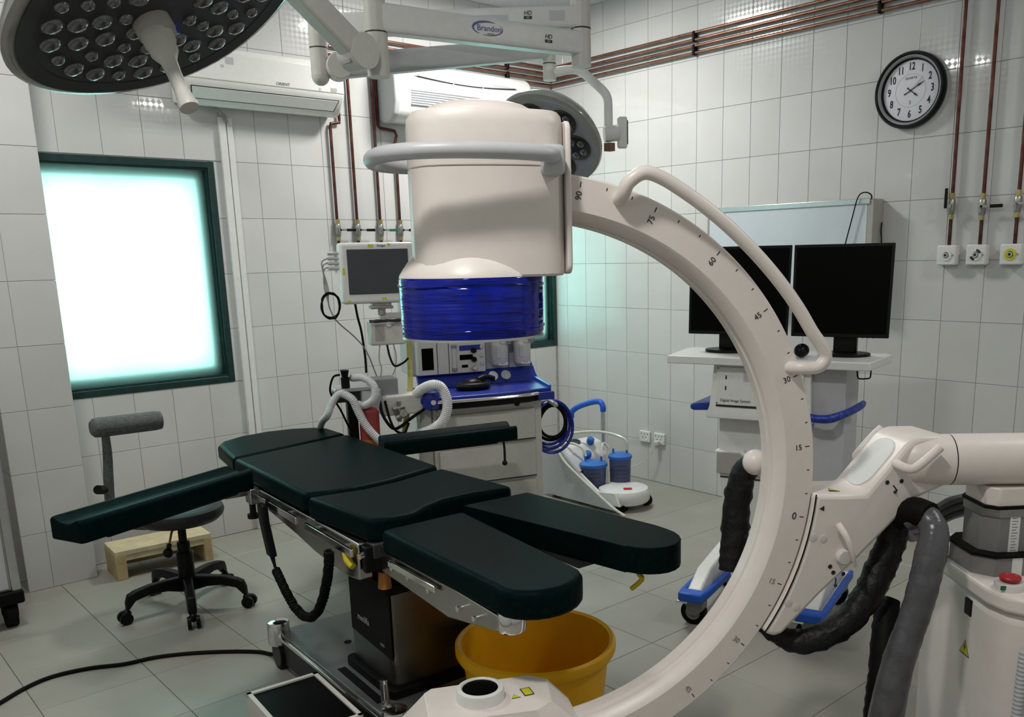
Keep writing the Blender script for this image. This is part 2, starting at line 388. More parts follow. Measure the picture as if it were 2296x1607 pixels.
# ------------------------------------------------------------------ mobile C-arm x-ray unit (largest thing in view)
CZ = 1.014
CA = thing('c_arm', 'cream mobile x-ray C-arm with blue-wrapped detector head and curved arm in the foreground', 'medical machine', zf((-3.177, -3.452, 0), -28.617))
def pol(r, a, y): return Vector((r*math.cos(R(a)), y, CZ+r*math.sin(R(a))))
prof = [(.715, .004), (.711, 0), (.640, 0), (.634, .004), (.620, .022), (.617, .028), (.617, .046), (.612, .049), (.612, .071), (.617, .074), (.617, .092), (.620, .098), (.634, .116), (.640, .12), (.711, .12), (.715, .116), (.715, .075), (.706, .072), (.706, .048), (.715, .045)]
NA = 110
arc = obj('c_shaped_arm', G().loft([[pol(r, -104+200*k/NA, y) for r, y in prof] for k in range(NA+1)]), 'cream', CA, ang=25)
PH0 = -10.12
tk = G()
for a in range(-45, 91, 5):
    big = a % 15 == 0; L = .012 if big else .007; rr = .703
    p = pol(rr-L/2, a+PH0, -.0004); c_, s_ = math.cos(R(a+PH0)), math.sin(R(a+PH0))
    e, t = Vector((c_, 0, s_)), Vector((-s_, 0, c_))
    w = .0012
    tk.add([p-e*L/2-t*w, p+e*L/2-t*w, p+e*L/2+t*w, p-e*L/2+t*w], [[0, 1, 2, 3]])
obj('scale_ticks', tk, 'ink', arc, smooth=False)
for a in range(-45, 91, 15):
    c_, s_ = math.cos(R(a+PH0)), math.sin(R(a+PH0)); big = a == 0
    text('scale_number', str(abs(a)), .026 if big else .0195, frame(pol(.703-(.027 if big else .030), a+PH0, -.0006), (c_, 0, s_), (-s_, 0, c_)), 'ink' if big or a > 0 else 'ink_grey', arc)
hp = [pol(.683, 72.2, .02), pol(.695, 72.2, -.02), pol(.722, 72.2, -.036), pol(.752, 70.2, -.04)]+[pol(.757-.012*math.sin(math.pi*k/9), 67-4.4*k, -.04) for k in range(10)]+[pol(.765, 24.5, -.04), pol(.768, 21.8, -.038), pol(.742, 20.6, -.036), pol(.705, 21.6, -.02), pol(.683, 22.2, .02)]
obj('arc_handle', G().tube(hp, .0155, 12, 4), 'cream', arc)

# detector (image intensifier) head
def iiout(f=1.0, dx=0):
    out = []
    for k in range(13):                                             # bulged front
        u = -.19+.225*k/12; out.append((u, -.075+.030*((u+.08)/.115)**2*.55))
    out += [(.06, -.045), (.078, -.02), (.082, .02), (.082, .15), (.06, .185)]
    out += [(.0, .20), (-.1, .205), (-.17, .195), (-.215, .16), (-.238, .10), (-.246, .05), (-.243, 0), (-.225, -.035), (-.21, -.050)]
    return [(-.08+(u+.08)*f+dx, .06+(y-.06)*f) for u, y in out]
def ring3(o, z): return [Vector((u, y, CZ+z)) for u, y in o]
II = obj('detector_housing', G().loft([ring3(iiout(.97), .493), ring3(iiout(1), .498), ring3(iiout(1), .718)]), 'cream', CA, ang=30)
II2 = obj('detector_cover', G().loft([ring3(iiout(.99), .7195), ring3(iiout(1.0), .7215), ring3(iiout(1), .805), ring3(iiout(.985), .822), ring3(iiout(.94), .832)]), 'cream', CA, ang=30)
obj('cover_dome', G().lathe([(.128, .822), (.126, .832), (.118, .841), (.104, .849), (.084, .855), (.058, .859), (.03, .8605), (.001, .861)], (-.09, .06, CZ), seg=40), 'cream', II2, ang=80)
obj('side_plate', G().prism(rrect(.235, .318, .02, 4), .080, .092, Matrix(((0, 0, 1, 0), (1, 0, 0, .075), (0, 1, 0, CZ+.655), (0, 0, 0, 1)))), 'cream', II, bevel=.004)
obj('flange', G().lathe([(.115, .552), (.122, .549), (.150, .512), (.158, .500), (.1595, .494)], (-.118, .06, CZ), seg=48), 'cream', II)
dr = obj('plastic_wrapped_drum', G().lathe([(.157, .497), (.1605, .490), (.1607, .44), (.1600, .40), (.1595, .372), (.157, .366)], (-.118, .06, CZ), seg=64), 'blue_drape', CA)
dr['label'] = 'glossy dark blue plastic wrap around the detector drum'
obj('wrap_fold', G().tube([(-.118+.1618*math.cos(a), .06+.1618*math.sin(a), CZ+.478+.004*math.sin(3*a)) for a in [2*math.pi*k/40 for k in range(40)]], .0016, 6, 1, True), 'blue_drape', dr)
obj('wrap_fold', G().tube([(-.118+.161*math.cos(a), .06+.161*math.sin(a), CZ+.384+.003*math.sin(4*a+1)) for a in [2*math.pi*k/40 for k in range(40)]], .0014, 6, 1, True), 'blue_drape', dr)
obj('detector_rim', G().lathe([(.156, .367), (.1585, .366), (.1585, .361), (.15, .360)], (-.118, .06, CZ), seg=64), 'aluminium', CA)
rg = [(.05, -.045, .738), (.035, -.098, .738), (-.03, -.128, .740), (-.12, -.142, .741), (-.20, -.138, .741), (-.265, -.115, .740), (-.308, -.06, .739), (-.322, .02, .738), (-.308, .10, .738), (-.262, .155, .738), (-.20, .175, .738)]
obj('ring_handle', G().tube([(x, y, CZ+z) for x, y, z in rg], .0165, 14, 5), 'light_grey', CA)
obj('handle_bracket', G().box((.045, -.062, CZ+.73), (.05, .05, .062)), 'light_grey', CA, bevel=.012, seg=3)

# x-ray tube housing at the lower end
low = [(-.335, -.02), (-.30, -.06), (.02, -.065), (.10, -.01), (.10, .13), (.02, .19), (-.30, .18), (-.335, .14)]
top = [(-.275, -.005), (-.255, -.028), (-.015, -.035), (.03, 0.0), (.045, .115), (.0, .15), (-.255, .145), (-.275, .125)]
TH_ = obj('tube_housing', G().loft([ring3(low, -.70), ring3(low, -.60), ring3(top, -.535), ring3([(x*.98-.003, y) for x, y in top], -.531)]), 'cream', CA, bevel=.008, seg=2)
obj('collimator_ring', G().lathe([(.060, -.534), (.060, -.512), (.057, -.503), (.048, -.500), (.0445, -.503), (.044, -.505)], (-.139, .062, CZ), seg=44, cap=False), 'white_plastic', TH_)
obj('beam_window', G().lathe([(.045, -.512), (.045, -.504), (.0, -.503)], (-.139, .062, CZ), seg=36), 'screen_black', TH_)
def sign(parent, m4, w=.03, bolt=True, name='warning_label'):
    t3 = lambda k: [(-k/2, -k*.433), (k/2, -k*.433), (0, k*.433)]
    o = obj(name, G().prism(t3(w*1.18), -.0004, .0003, m4), 'ink', parent, smooth=False)
    obj('label_face', G().prism(t3(w), 0, .0006, m4), 'yellow_sign', o, smooth=False)
    if bolt: obj('lightning_bolt', G().prism([(.03*w, .32*w), (-.12*w, -.02*w), (.0, -.02*w), (-.05*w, -.30*w), (.13*w, .06*w), (.01*w, .06*w)], .0004, .0009, m4), 'ink', o, smooth=False)
    return o
sign(TH_, frame((-.055, .045, CZ-.5302), (1, .1, 0), (-.1, 1, 0)), .02, False)
lb = obj('warning_label', G().prism(rrect(.026, .040, .002, 2), 0, .0005, frame((-.022, .06, CZ-.5302), (1, .15, 0), (-.15, 1, 0))), 'ink', TH_, smooth=False)
obj('label_face', G().prism(rrect(.021, .034, .002, 2), .0003, .0008, frame((-.022, .06, CZ-.5302), (1, .15, 0), (-.15, 1, 0))), 'yellow_sign', lb, smooth=False)

# carriage that holds the arc, cross arm, lift column and base
cp = [(.718*math.cos(R(a)), .718*math.sin(R(a))) for a in [-35.5+3.05*k for k in range(11)]]
cpoly = cp+[(.80, -.070), (.857, -.073), (.965, .045), (.985, .060), (1.01, .066), (1.085, .062), (1.12, .02), (1.12, -.06), (1.06, -.080), (1.00, -.100), (.941, -.156), (.833, -.254), (.739, -.331), (.636, -.427), (.612, -.432)]
MUV = Matrix(((1, 0, 0, 0), (0, 0, 1, 0), (0, 1, 0, CZ), (0, 0, 0, 1)))
car = obj('carriage', G().prism(cpoly, -.018, .14, MUV), 'cream', CA, bevel=.012, seg=3)
obj('arc_seam', G().loft([[pol(.7165, -35.5+3.05*k, -.0185), pol(.7195, -35.5+3.05*k, -.0185), pol(.7195, -35.5+3.05*k, -.0165), pol(.7165, -35.5+3.05*k, -.0165)] for k in range(11)]), 'black_plastic', car, smooth=False)
d_ = (Vector((.972, 0, .052))-Vector((.857, 0, -.073))).normalized(); n_ = Vector((-d_.z, 0, d_.x))
pm = frame(Vector((.915, .06, CZ-.010))+n_*.001, (0, -1, 0), (d_.x, 0, d_.z))
obj('oval_plate', G().prism(rrect(.10, .155, .045, 8), -.002, .003, pm), 'white_plastic', car, bevel=.002)
obj('pointer_mark', G().prism([(-.007, 0), (.006, .007), (.006, -.007)], 0, .0006, frame((.732, -.0185, CZ-.100), (1, 0, 0), (0, 0, 1))), 'ink', car, smooth=False)
for x, z in ((.762, .757), (.772, .740), (.801, .733), (.914, .967), (.955, .967)):
    b_ = obj('screw_socket', G().lathe([(.0058, 0), (.0058, .0012), (.0035, .0014), (.0030, .0002)], (x, -.018, z), (0, -1, 0), 14), 'ink', car)
for x, z, r_ in ((.780, .714, 0), (.938, .950, R(-40))):
    obj('key_mark', G().box((x, -.0184, z), (.0035, .0008, .020), (0, r_, 0)).ball((x, -.0184, z-.010), .0045), 'ink', car)
for x, z in ((.711, .840), (.740, .834), (.648, .672), (.671, .657)):
    obj('screw_cover', G().lathe([(.0105, 0), (.0105, .0010), (.009, .0014), (0, .0014)], (x, -.018, z), (0, -1, 0), 18), 'cream_trim', car)
obj('brake_lever', G().tube([(.772, -.03, .872), (.782, -.055, .846), (.800, -.058, .800), (.818, -.045, .762)], [.010, .008, .006, .005], 10, 3), 'cream', car)
obj('lever_hub', G().lathe([(.020, 0), (.020, .012), (.017, .016), (0, .017)], (.795, -.018, .782), (0, -1, 0), 22), 'cream_trim', car)
obj('grip_handle', G().tube([(.935, -.015, 1.016), (.938, -.052, 1.012), (.955, -.064, 1.010), (.985, -.070, 1.032), (1.022, -.072, 1.062)], .0115, 12, 3), 'cream', car)
obj('grip_handle', G().tube([(.938, .135, .985), (.936, .165, .992), (.950, .172, 1.005), (.99, .172, 1.046), (1.015, .172, 1.066)], .0115, 12, 3), 'cream', car)
lb = sign(car, frame((.785, .03, CZ-.0665), (1, 0, -.17), (0, 1, 0)), .028, False)
bl = obj('hub_knob', G().ball((.618, .128, CZ-.004), .034), 'cream', CA)
obj('hub_stalk', G().cyl((.618, .128, CZ-.004), (.66, .10, CZ-.004), .020, .022, 16), 'cream', bl)

SM = CA.matrix_world.inverted() @ zf((-2.15, -4.03, 0), -38)        # stand frame: x along the cross arm
def sg(): return G()
AX0 = CA.matrix_world.inverted() @ Vector((-2.265, -3.93, CZ-.004))
arm_dir = (SM.to_3x3() @ Vector((1, -.12, 0))).normalized()
crs = obj('cross_arm', G().cyl(AX0+arm_dir*.075, AX0+arm_dir*.95, .067, seg=36), 'cream', CA)
obj('arm_collar', G().lathe([(.050, -.05), (.066, -.03), (.0665, .0), (.0665, .072)], AX0, arm_dir, 36), 'cream', CA)
obj('arm_joint', G().cyl(AX0+arm_dir*.072, AX0+arm_dir*.0752, .0655, seg=36), 'black_plastic', crs)
sp = SM @ Vector((.0, 0, 0))
def s3(x, y, z): return SM @ Vector((x, y, z))
def sprism(poly, z0, z1): return G().prism(poly, z0, z1, SM)
def cham(x0, x1, y0, y1, c): return [(x0+c, y0), (x1-c, y0), (x1, y0+c), (x1, y1-c), (x1-c, y1), (x0+c, y1), (x0, y1-c), (x0, y0+c)]
hd = obj('arm_support', sprism(cham(.005, .42, -.070, .080, .025), .895, .945), 'cream', CA, bevel=.004)
obj('support_gap', sprism(cham(.0, .42, -.075, .085, .025), .889, .897), 'black_rubber', hd)
lc = obj('lift_column', sprism(cham(.0, .30, -.070, .078, .034), .74, .890), 'steel', CA, bevel=.002)
lc.data.materials[0] = MATS['painted_grey']
obj('column_top_band', sprism(cham(-.003, .303, -.073, .081, .034), .868, .8895), 'brushed_steel', lc)
obj('column_collar', sprism(cham(-.025, .33, -.095, .102, .042), .714, .768), 'painted_grey', CA, bevel=.003)
obj('collar_seal', sprism(cham(-.028, .335, -.099, .106, .043), .766, .774), 'black_rubber', CA)
rl = frame(s3(.075, -.0706, .812), SM.to_3x3() @ Vector((1, 0, 0)), (0, 0, 1))
rul = obj('height_scale', G().prism([(-.014, -.052), (.014, -.052), (.014, .056), (-.014, .056)], 0, .0006, rl), 'white_plastic', lc, smooth=False)
gt = G()
for k in range(14): gt.prism([(-.008, -.050+.0078*k), (.004 if k % 2 else .008, -.050+.0078*k), (.004 if k % 2 else .008, -.0488+.0078*k), (-.008, -.0488+.0078*k)], .0005, .0009, rl)
obj('scale_ticks', gt, 'ink', rul, smooth=False)
rl2 = frame(s3(.075, -.0956, .741), SM.to_3x3() @ Vector((1, 0, 0)), (0, 0, 1))
obj('collar_scale', G().prism([(-.014, -.024), (.014, -.024), (.014, .024), (-.014, .024)], 0, .0006, rl2), 'white_plastic', lc, smooth=False)
def cab(o): return [(-.03-o, -.165), (-.015-o*.8, -.215-o*.5), (.02-o*.5, -.25-o*.9), (.07, -.265-o), (.75+o, -.265-o), (.75+o, .26+o), (.06, .26+o), (.0-o*.5, .235+o*.8), (-.03-o, .16)]
bc = obj('base_cabinet', sprism(cab(0), .06, .672), 'cream', CA, bevel=.03, seg=4)
obj('cabinet_lid', sprism(cab(.012), .672, .716), 'cream', CA, bevel=.010, seg=3)
eb = obj('emergency_stop', G().lathe([(.036, 0), (.036, .018), (.033, .022), (0, .023)], s3(.012, -.172, .712), seg=28), 'cream_trim', CA)
obj('red_button', G().lathe([(.017, .018), (.017, .026), (.025, .028), (.0255, .034), (.023, .037), (.017, .0375), (.014, .035), (0, .035)], s3(.012, -.172, .712), seg=28), 'red', eb)
obj('green_window', G().box(s3(-.018, -.196, .727), (.014, .004, .010), (0, 0, R(-10))), 'green', eb)
fn = SM.to_3x3() @ Vector((-1, -.06, 0)); fr_ = SM.to_3x3() @ Vector((.06, -1, 0))
obj('cabinet_socket', G().prism(rrect(.034, .045, .003, 2), -.01, .003, frame(s3(-.030, -.068, .626), SM.to_3x3() @ Vector((0, -1, 0)), (0, 0, 1))), 'black_plastic', bc, bevel=.002)
sign(bc, frame(s3(-.0302, -.065, .511), SM.to_3x3() @ Vector((0, -1, 0)), (0, 0, 1)), .042)
sign(CA, frame(s3(-.028, .075, .7168), SM.to_3x3() @ Vector((.3, -1, 0)), SM.to_3x3() @ Vector((1, .3, 0))), .035, False)
bd = obj('base_leg', sprism([(-.34, .22), (-.34, .12), (.05, .02), (.05, .25)], .03, .10), 'blue_bumper', CA, bevel=.012, seg=2)
obj('base_leg', sprism([(-.34, -.22), (-.34, -.14), (.05, -.02), (.05, -.25)], .03, .10), 'blue_bumper', CA, bevel=.012, seg=2)
for x, y in ((-.27, .16), (-.27, -.17), (.65, .18), (.65, -.18)):
    obj('caster', G().cyl(s3(x, y-.02, .03), s3(x, y+.02, .03), .03, seg=20), 'black_rubber', CA)
# sleeves and hoses
def sleeve(name, pts, r, m, wob=.0, seg=12):
    P = [Vector(p) for p in pts]; g_ = G().tube(P, r, seg, 8)
    if wob:
        rs = random.Random(len(pts)); k = len(g_.v)//seg
        for i in range(k):
            c = sum((g_.v[i*seg+j] for j in range(seg)), Vector())/seg
            for j in range(seg): g_.v[i*seg+j] = c+(g_.v[i*seg+j]-c)*(1+rs.uniform(-wob, wob)+.5*wob*math.sin(i*1.7+j))
    return obj(name, g_, m, CA)
o = sleeve('cable_sleeve', [(.993, .05, .89), (.980, .04, .80), (.945, .03, .725), (.885, .01, .640), (.806, .0, .575), (.715, .02, .540), (.655, .05, .556), (.615, .06, .585)], [.036, .038, .040, .038, .036, .034, .026, .020], 'sleeve_black', .07)
o['label'] = 'crumpled black cable sleeve under the carriage'
o = sleeve('cable_sleeve', [(.625, .14, 1.008), (.606, .17, .972), (.596, .185, .896), (.590, .185, .796), (.575, .17, .70)], [.028, .034, .037, .038, .034], 'sleeve_black', .07)
o['label'] = 'black cable sleeve hanging inside the curved arm'
o = sleeve('cable_hose', [(.985, -.02, .862), (1.000, -.06, .882), (1.000, -.10, .850), (.982, -.115, .790), (.960, -.125, .715), (.938, -.125, .63), (.905, -.125, .527), (.880, -.12, .37), (.90, -.06, .20)], [.030, .032, .036, .039, .038, .037, .040, .044, .04], 'sleeve_grey', .025, 16)
o['label'] = 'thick shiny grey cable hose'
obj('hose_mouth', G().tube([(.975, .01, .860), (.987, -.03, .888), (1.002, -.075, .885)], .037, 14, 4), 'black_rubber', CA)
sleeve('cable_sleeve', [(.985, .03, .625), (.965, .02, .59), (.935, -.02, .53), (.905, -.06, .43), (.89, -.06, .30), (.89, .0, .16)], [.02, .034, .038, .038, .036, .03], 'black_rubber', .05)
for k in range(3):
    obj('cable', G().tube([(1.02, .06, .87-.02*k), (1.10, .13, .80-.022*k), (1.165, .16, .800-.02*k), (1.235, .16, .838-.022*k), (1.30, .15, .852-.02*k)], .0135, 8, 4), 'sleeve_grey', CA)
obj('corrugated_hose', G().tube([(1.131-.00018*k, -.29, .60-.0055*k) for k in range(84)], [.0115+.0022*(k % 2) for k in range(84)], 10, 1), 'light_grey', CA)

# ------------------------------------------------------------------ operating table (local x runs from head to feet, y to the far side)
OT = thing('operating_table', 'operating table with dark green cushions on a steel column and wheeled base', 'operating table', zf((-2.9, -2.2, 0), -95))
def fl(p): return [(t, -l) for t, l in p]
def cushion(name, poly, z0, z1, parent=OT, bev=.018, m='vinyl', dz=None):
    n = len(poly)
    if dz is None: dz = lambda x, y: 0
    rings = [[Vector((x, y, z0+dz(x, y))) for x, y in poly], [Vector((x, y, z1+dz(x, y))) for x, y in poly]]
    return obj(name, G().loft(rings), m, parent, bevel=bev, seg=4, ang=60)
ZT = .78
cushion('head_cushion', fl([(-.672, .272), (-.99, .238), (-1.06, .20), (-1.125, .10), (-1.155, -.03), (-1.14, -.15), (-1.09, -.245), (-1.03, -.28), (-.842, -.284)]), ZT-.068, ZT)
cushion('back_cushion', fl([(-.660, .275), (.055, .265), (.085, .18), (.092, .08), (.075, -.05), (.03, -.19), (-.005, -.288), (-.828, -.285)]), ZT-.07, ZT)
cushion('seat_cushion', fl([(.105, .272), (.486, .232), (.515, .16), (.515, .09), (.465, .015), (.432, -.06), (.43, -.17), (.46, -.30), (.44, -.322), (.045, -.275), (.07, -.17), (.11, -.05), (.128, .08)]), ZT-.075, ZT)
lp = [(.545, .222), (1.16, .215)]+[(1.16+.115*math.sin(R(a)), .095+.125*math.cos(R(a))) for a in range(0, 181, 15)][1:-1]+[(1.155, -.03), (.535, -.072)]
cushion('leg_cushion', fl(lp), ZT-.095, ZT-.018)
lp = [(.485, -.102), (1.14, -.225)]+[(1.10+.12*math.sin(R(a)), -.325+.10*math.cos(R(a))) for a in range(20, 181, 16)]+[(1.05, -.425), (.49, -.352)]
cushion('leg_cushion', fl(lp), ZT-.095, ZT-.018)
# under-frame and rails
fr = obj('table_frame', G().b2((-.62, -.23, .655), (.50, .24, .705)).b2((-.98, -.16, .675), (-.60, .20, .712)), 'dark_grey', OT, bevel=.006)
obj('side_frame', G().prism([(-.66, .668), (-.66, .700), (.46, .704), (.46, .585), (.34, .572), (.10, .588), (-.05, .608), (-.30, .632)], -.262, -.215, Matrix(((1, 0, 0, 0), (0, 0, 1, 0), (0, 1, 0, 0), (0, 0, 0, 1)))), 'steel', OT, bevel=.006)
rail = G().b2((-.66, -.288, .668), (.02, -.278, .693)); obj('side_rail', rail, 'chrome', OT, bevel=.002)
rail = G().b2((.10, -.288, .668), (.47, -.278, .693)); obj('side_rail', rail, 'chrome', OT, bevel=.002)
obj('side_rail', G().b2((-.75, .288, .668), (.40, .298, .693)), 'chrome', OT, bevel=.002)
for x in (-.55, -.08, .16, .40): obj('rail_spacer', G().b2((x-.012, -.28, .672), (x+.012, -.225, .688)), 'brushed_steel', OT)
for x in (-.5, .2): obj('rail_spacer', G().b2((x-.012, .225, .672), (x+.012, .29, .688)), 'brushed_steel', OT)
hp_ = obj('hinge_block', G().b2((.468, -.255, .615), (.498, -.20, .700)), 'black_plastic', OT, bevel=.006)
obj('hinge_pin', G().cyl((.483, -.266, .672), (.483, -.25, .672), .011, seg=18), 'chrome', hp_)
obj('release_lever', G().tube([(.408, -.270, .685), (.410, -.276, .665), (.425, -.278, .645), (.450, -.276, .632)], [.010, .014, .014, .010], 10, 3), 'yellow', OT)
obj('release_lever', G().tube([(1.10, .285, .690), (1.135, .285, .662), (1.142, .285, .650), (1.100, .285, .612)], .0075, 8, 2), 'yellow', OT)
def legbar(y0, y1, x0, x1, side):
    g_ = G().prism([(x0, .700), (x1, .680), (x1, .636), (x0+.40, .592), (x0, .615)], y0, y1, Matrix(((1, 0, 0, 0), (0, 0, 1, 0), (0, 1, 0, 0), (0, 0, 0, 1))))
    b_ = obj('leg_plate_bar', g_, 'steel', OT, bevel=.004); return b_
lb_ = legbar(-.205, -.185, .50, 1.15, 1)
obj('end_cap', G().lathe([(.036, .632), (.038, .638), (.038, .676), (.035, .682), (0, .682)], (1.150, -.165, 0), seg=28), 'chrome', OT)
obj('leg_rail', G().b2((.58, -.222, .655), (.86, -.212, .674)), 'chrome', lb_, bevel=.002)
for x in (.60, .70, .82, .98, 1.06): obj('rail_bolt', G().cyl((x, -.222, .655-.02*(x-.6)), (x, -.204, .655-.02*(x-.6)), .008, seg=14), 'chrome', lb_)
obj('leg_plate', G().prism([(.56, .668), (1.14, .668), (1.14, .684), (.56, .684)], -.19, .0, Matrix(((1, 0, 0, 0), (0, 0, 1, 0), (0, 1, 0, 0), (0, 0, 0, 1)))), 'dark_grey', OT)
obj('leg_plate', G().prism([(.52, .672), (1.00, .672), (1.00, .684), (.52, .684)], .17, .33, Matrix(((1, 0, 0, 0), (0, 0, 1, 0), (0, 1, 0, 0), (0, 0, 0, 1)))), 'dark_grey', OT)
# column
CX0, CX1, CY0, CY1 = .095, .420, -.150, .175
col = obj('column', G().prism(rrect(CX1-CX0, CY1-CY0, .022, 4, ((CX0+CX1)/2, (CY0+CY1)/2)), .17, .530), 'column_steel', OT)
obj('column_foot', G().prism(rrect(CX1-CX0+.04, CY1-CY0+.04, .02, 3, ((CX0+CX1)/2, (CY0+CY1)/2)), .14, .172), 'black_rubber', OT, bevel=.004)
g_ = G()
for k in range(6): g_.prism(rrect(.30+.02*(k % 2), .30+.02*(k % 2), .02, 3, ((CX0+CX1)/2, (CY0+CY1)/2)), .535+.012*k, .547+.012*k)
obj('bellows', g_, 'black_rubber', OT, bevel=.003)
obj('column_cap', G().prism(rrect(.37, .36, .02, 3, ((CX0+CX1)/2, (CY0+CY1)/2)), .500, .538), 'black_rubber', OT, bevel=.005)
obj('copper_collar', G().cyl((.44, -.17, .535), (.44, -.17, .59), .022, .018, 18), 'orange_can', OT)
FM = frame(((CX0+CX1)/2+.02, CY0-.0006, .40), (1, 0, 0), (0, 0, 1))
pn = obj('control_panel', G().prism([(-.165, .10), (.145, .10), (.145, -.13), (-.165, -.115)], -.002, .002, FM), 'screen_black', OT, smooth=False)
text('lettering', 'medifa', .034, FM @ Matrix.Translation((-.065, -.052, .0022)), 'ink_white', pn)
text('lettering', '6000', .016, FM @ Matrix.Translation((.075, -.098, .0022)), 'ink_grey', pn)
# base
base = obj('base_plate', G().prism([(-.37, -.265), (.56, -.235), (.60, -.20), (.60, -.03), (.44, .0), (.44, .19), (.30, .26), (-.37, .26)], .075, .140), 'base_steel', OT, bevel=.006)
obj('base_skirt', G().prism([(-.34, -.268), (.54, -.239), (.54, -.225), (-.34, -.255)], .028, .135), 'dark_grey', OT)
obj('edge_strip', G().b2((-.33, -.2705, .130), (.56, -.258, .142)).xf(Matrix.Rotation(R(1.8), 4, 'Z')), 'chrome', OT, bevel=.002)
obj('floor_bolt', G().cyl((-.09, -.09, .140), (-.09, -.09, .1415), .014, seg=20), 'black_rubber', base)
obj('deck_slot', G().b2((.10, -.215, .140), (.42, -.185, .1412)), 'black_rubber', base)
for x, y in ((-.345, -.262), (-.345, .262), (.57, -.225), (.565, -.055)):
    k = obj('corner_cap', G().lathe([(.040, .098), (.042, .104), (.042, .178), (.039, .188), (.025, .193), (0, .194)], (x, y, 0), seg=28), 'chrome', OT)
    obj('caster', G().cyl((x+.01, y-.018, .055), (x+.01, y+.018, .055), .055, seg=26), 'black_rubber', OT)
    obj('caster_cover', G().cyl((x+.01, y-.021, .055), (x+.01, y-.018, .055), .045, seg=24), 'dark_grey', OT)
obj('handle_post', G().cyl((.45, -.20, .14), (.45, -.20, .235), .014, seg=18), 'chrome', OT)
# arm boards: separate accessories clamped on the rails
def armboard(name, label, cush, foot, zc):
    t = thing(name, label, 'arm board', OT.matrix_world, 'padded arm boards of the operating table')
    return t
AB = armboard('arm_board', 'dark green padded arm board reaching out towards the rolling stool', None, None, 0)
# board axis (table frame): from the rail end to the free end
def board(t, a, b, w, z, th=.07, tilt=0.0):
    a, b = Vector(a), Vector(b); d = (b-a); L = d.length; d.normalize(); s = Vector((-d.y, d.x))
    prof_ = [(-w/2, -th), (w/2, -th), (w/2, -.006), (w*.40, .004), (w*.18, -.012), (0, -.016), (-w*.18, -.012), (-w*.40, .004), (-w/2, -.006)]
    rings = []
    for f_, k in ((0, .80), (.012, .94), (.03, 1), (.97, 1), (.985, .97), (1.0, .88)):
        p = a+d*(L*f_)
        rings.append([Vector((p.x+s.x*u*k, p.y+s.y*u*k, z+h*(1 if h < 0 else k)+tilt*f_)) for u, h in prof_])
    obj('cushion', G().loft(rings), 'vinyl', t, bevel=.008, seg=3, ang=50)
    p0, p1 = a+d*.02, a+d*(L*.85)
    obj('board_plate', G().loft([[Vector((p.x+s.x*u, p.y+s.y*u, z-th-h+tilt*f_)) for u, h in ((-.05, 0), (.05, 0), (.05, .012), (-.05, .012))] for p, f_ in ((p0, .02), (p1, .85))]), 'black_plastic', t)
    return a, b, d, s
a, b, d, s = board(AB, (-.45, -.315), (-.135, -.955), .155, .790, .072, -.005)
obj('clamp', G().b2((-.42, -.315, .66), (-.36, -.275, .72)), 'steel', AB, bevel=.004)
obj('clamp_knob', G().cyl((-.39, -.30, .615), (-.39, -.30, .66), .012, seg=14).cyl((-.39, -.30, .602), (-.39, -.30, .618), .022, .022, 16), 'black_plastic', AB)
obj('support_bar', G().b2((-.415, -.40, .695), (-.375, -.28, .712)), 'steel', AB)
AB2 = armboard('arm_board', 'dark green padded arm board in front of the anaesthesia machine drawers', None, None, 0)
board(AB2, (-.545, .315), (-.400, .895), .165, .795, .06, .01)
obj('tilt_lever', G().tube([(-.33, .80, .745), (-.325, .80, .71), (-.31, .79, .66)], .0055, 8, 3), 'black_plastic', AB2)
obj('lever_knob', G().ball((-.309, .789, .655), .012), 'black_plastic', AB2)
obj('clamp', G().b2((-.56, .28, .66), (-.50, .33, .735)), 'steel', AB2, bevel=.004)

# hand control with coiled cord, hung on the rail
HC = thing('hand_control', 'black hand control with coiled cord hanging from the table side rail', 'remote control', OT.matrix_world)
obj('handset', G().loft([[Vector((x-.026*k, -.318, z)), Vector((x+.026*k, -.318, z)), Vector((x+.026*k, -.292, z)), Vector((x-.026*k, -.292, z))] for x, z, k in ((-.262, .685, 1), (-.256, .62, 1.0), (-.205, .50, .92))]), 'black_plastic', HC, bevel=.006)
obj('hook', G().tube([(-.262, -.29, .68), (-.262, -.283, .70), (-.262, -.28, .69)], .006, 8, 2), 'black_plastic', HC)
obj('cord_end', G().tube([(-.205, -.305, .50), (-.190, -.305, .475), (-.178, -.305, .452)], [.009, .006, .005], 8, 3), 'black_rubber', HC)
core = [(-.178, .452), (-.160, .442), (-.135, .425), (-.09, .395), (-.02, .362), (.06, .352), (.14, .372), (.21, .420), (.265, .485), (.31, .56), (.335, .62), (.34, .66)]
cc = []
for i in range(len(core)-1):
    for k in range(44):
        f_ = k/44; x = core[i][0]*(1-f_)+core[i+1][0]*f_; z = core[i][1]*(1-f_)+core[i+1][1]*f_
        dx, dz_ = core[i+1][0]-core[i][0], core[i+1][1]-core[i][1]; q = math.hypot(dx, dz_); a_ = 2*math.pi*(i*44+k)/6.5*(q/.10 if q < .1 else 1)
        a_ = 2*math.pi*(i*44+k)/7.3
        cc.append((x-dz_/q*.0125*math.cos(a_), -.305+.0125*math.sin(a_), z+dx/q*.0125*math.cos(a_)))
obj('coiled_cord', G().tube(cc, .0052, 5, 1), 'black_rubber', HC)

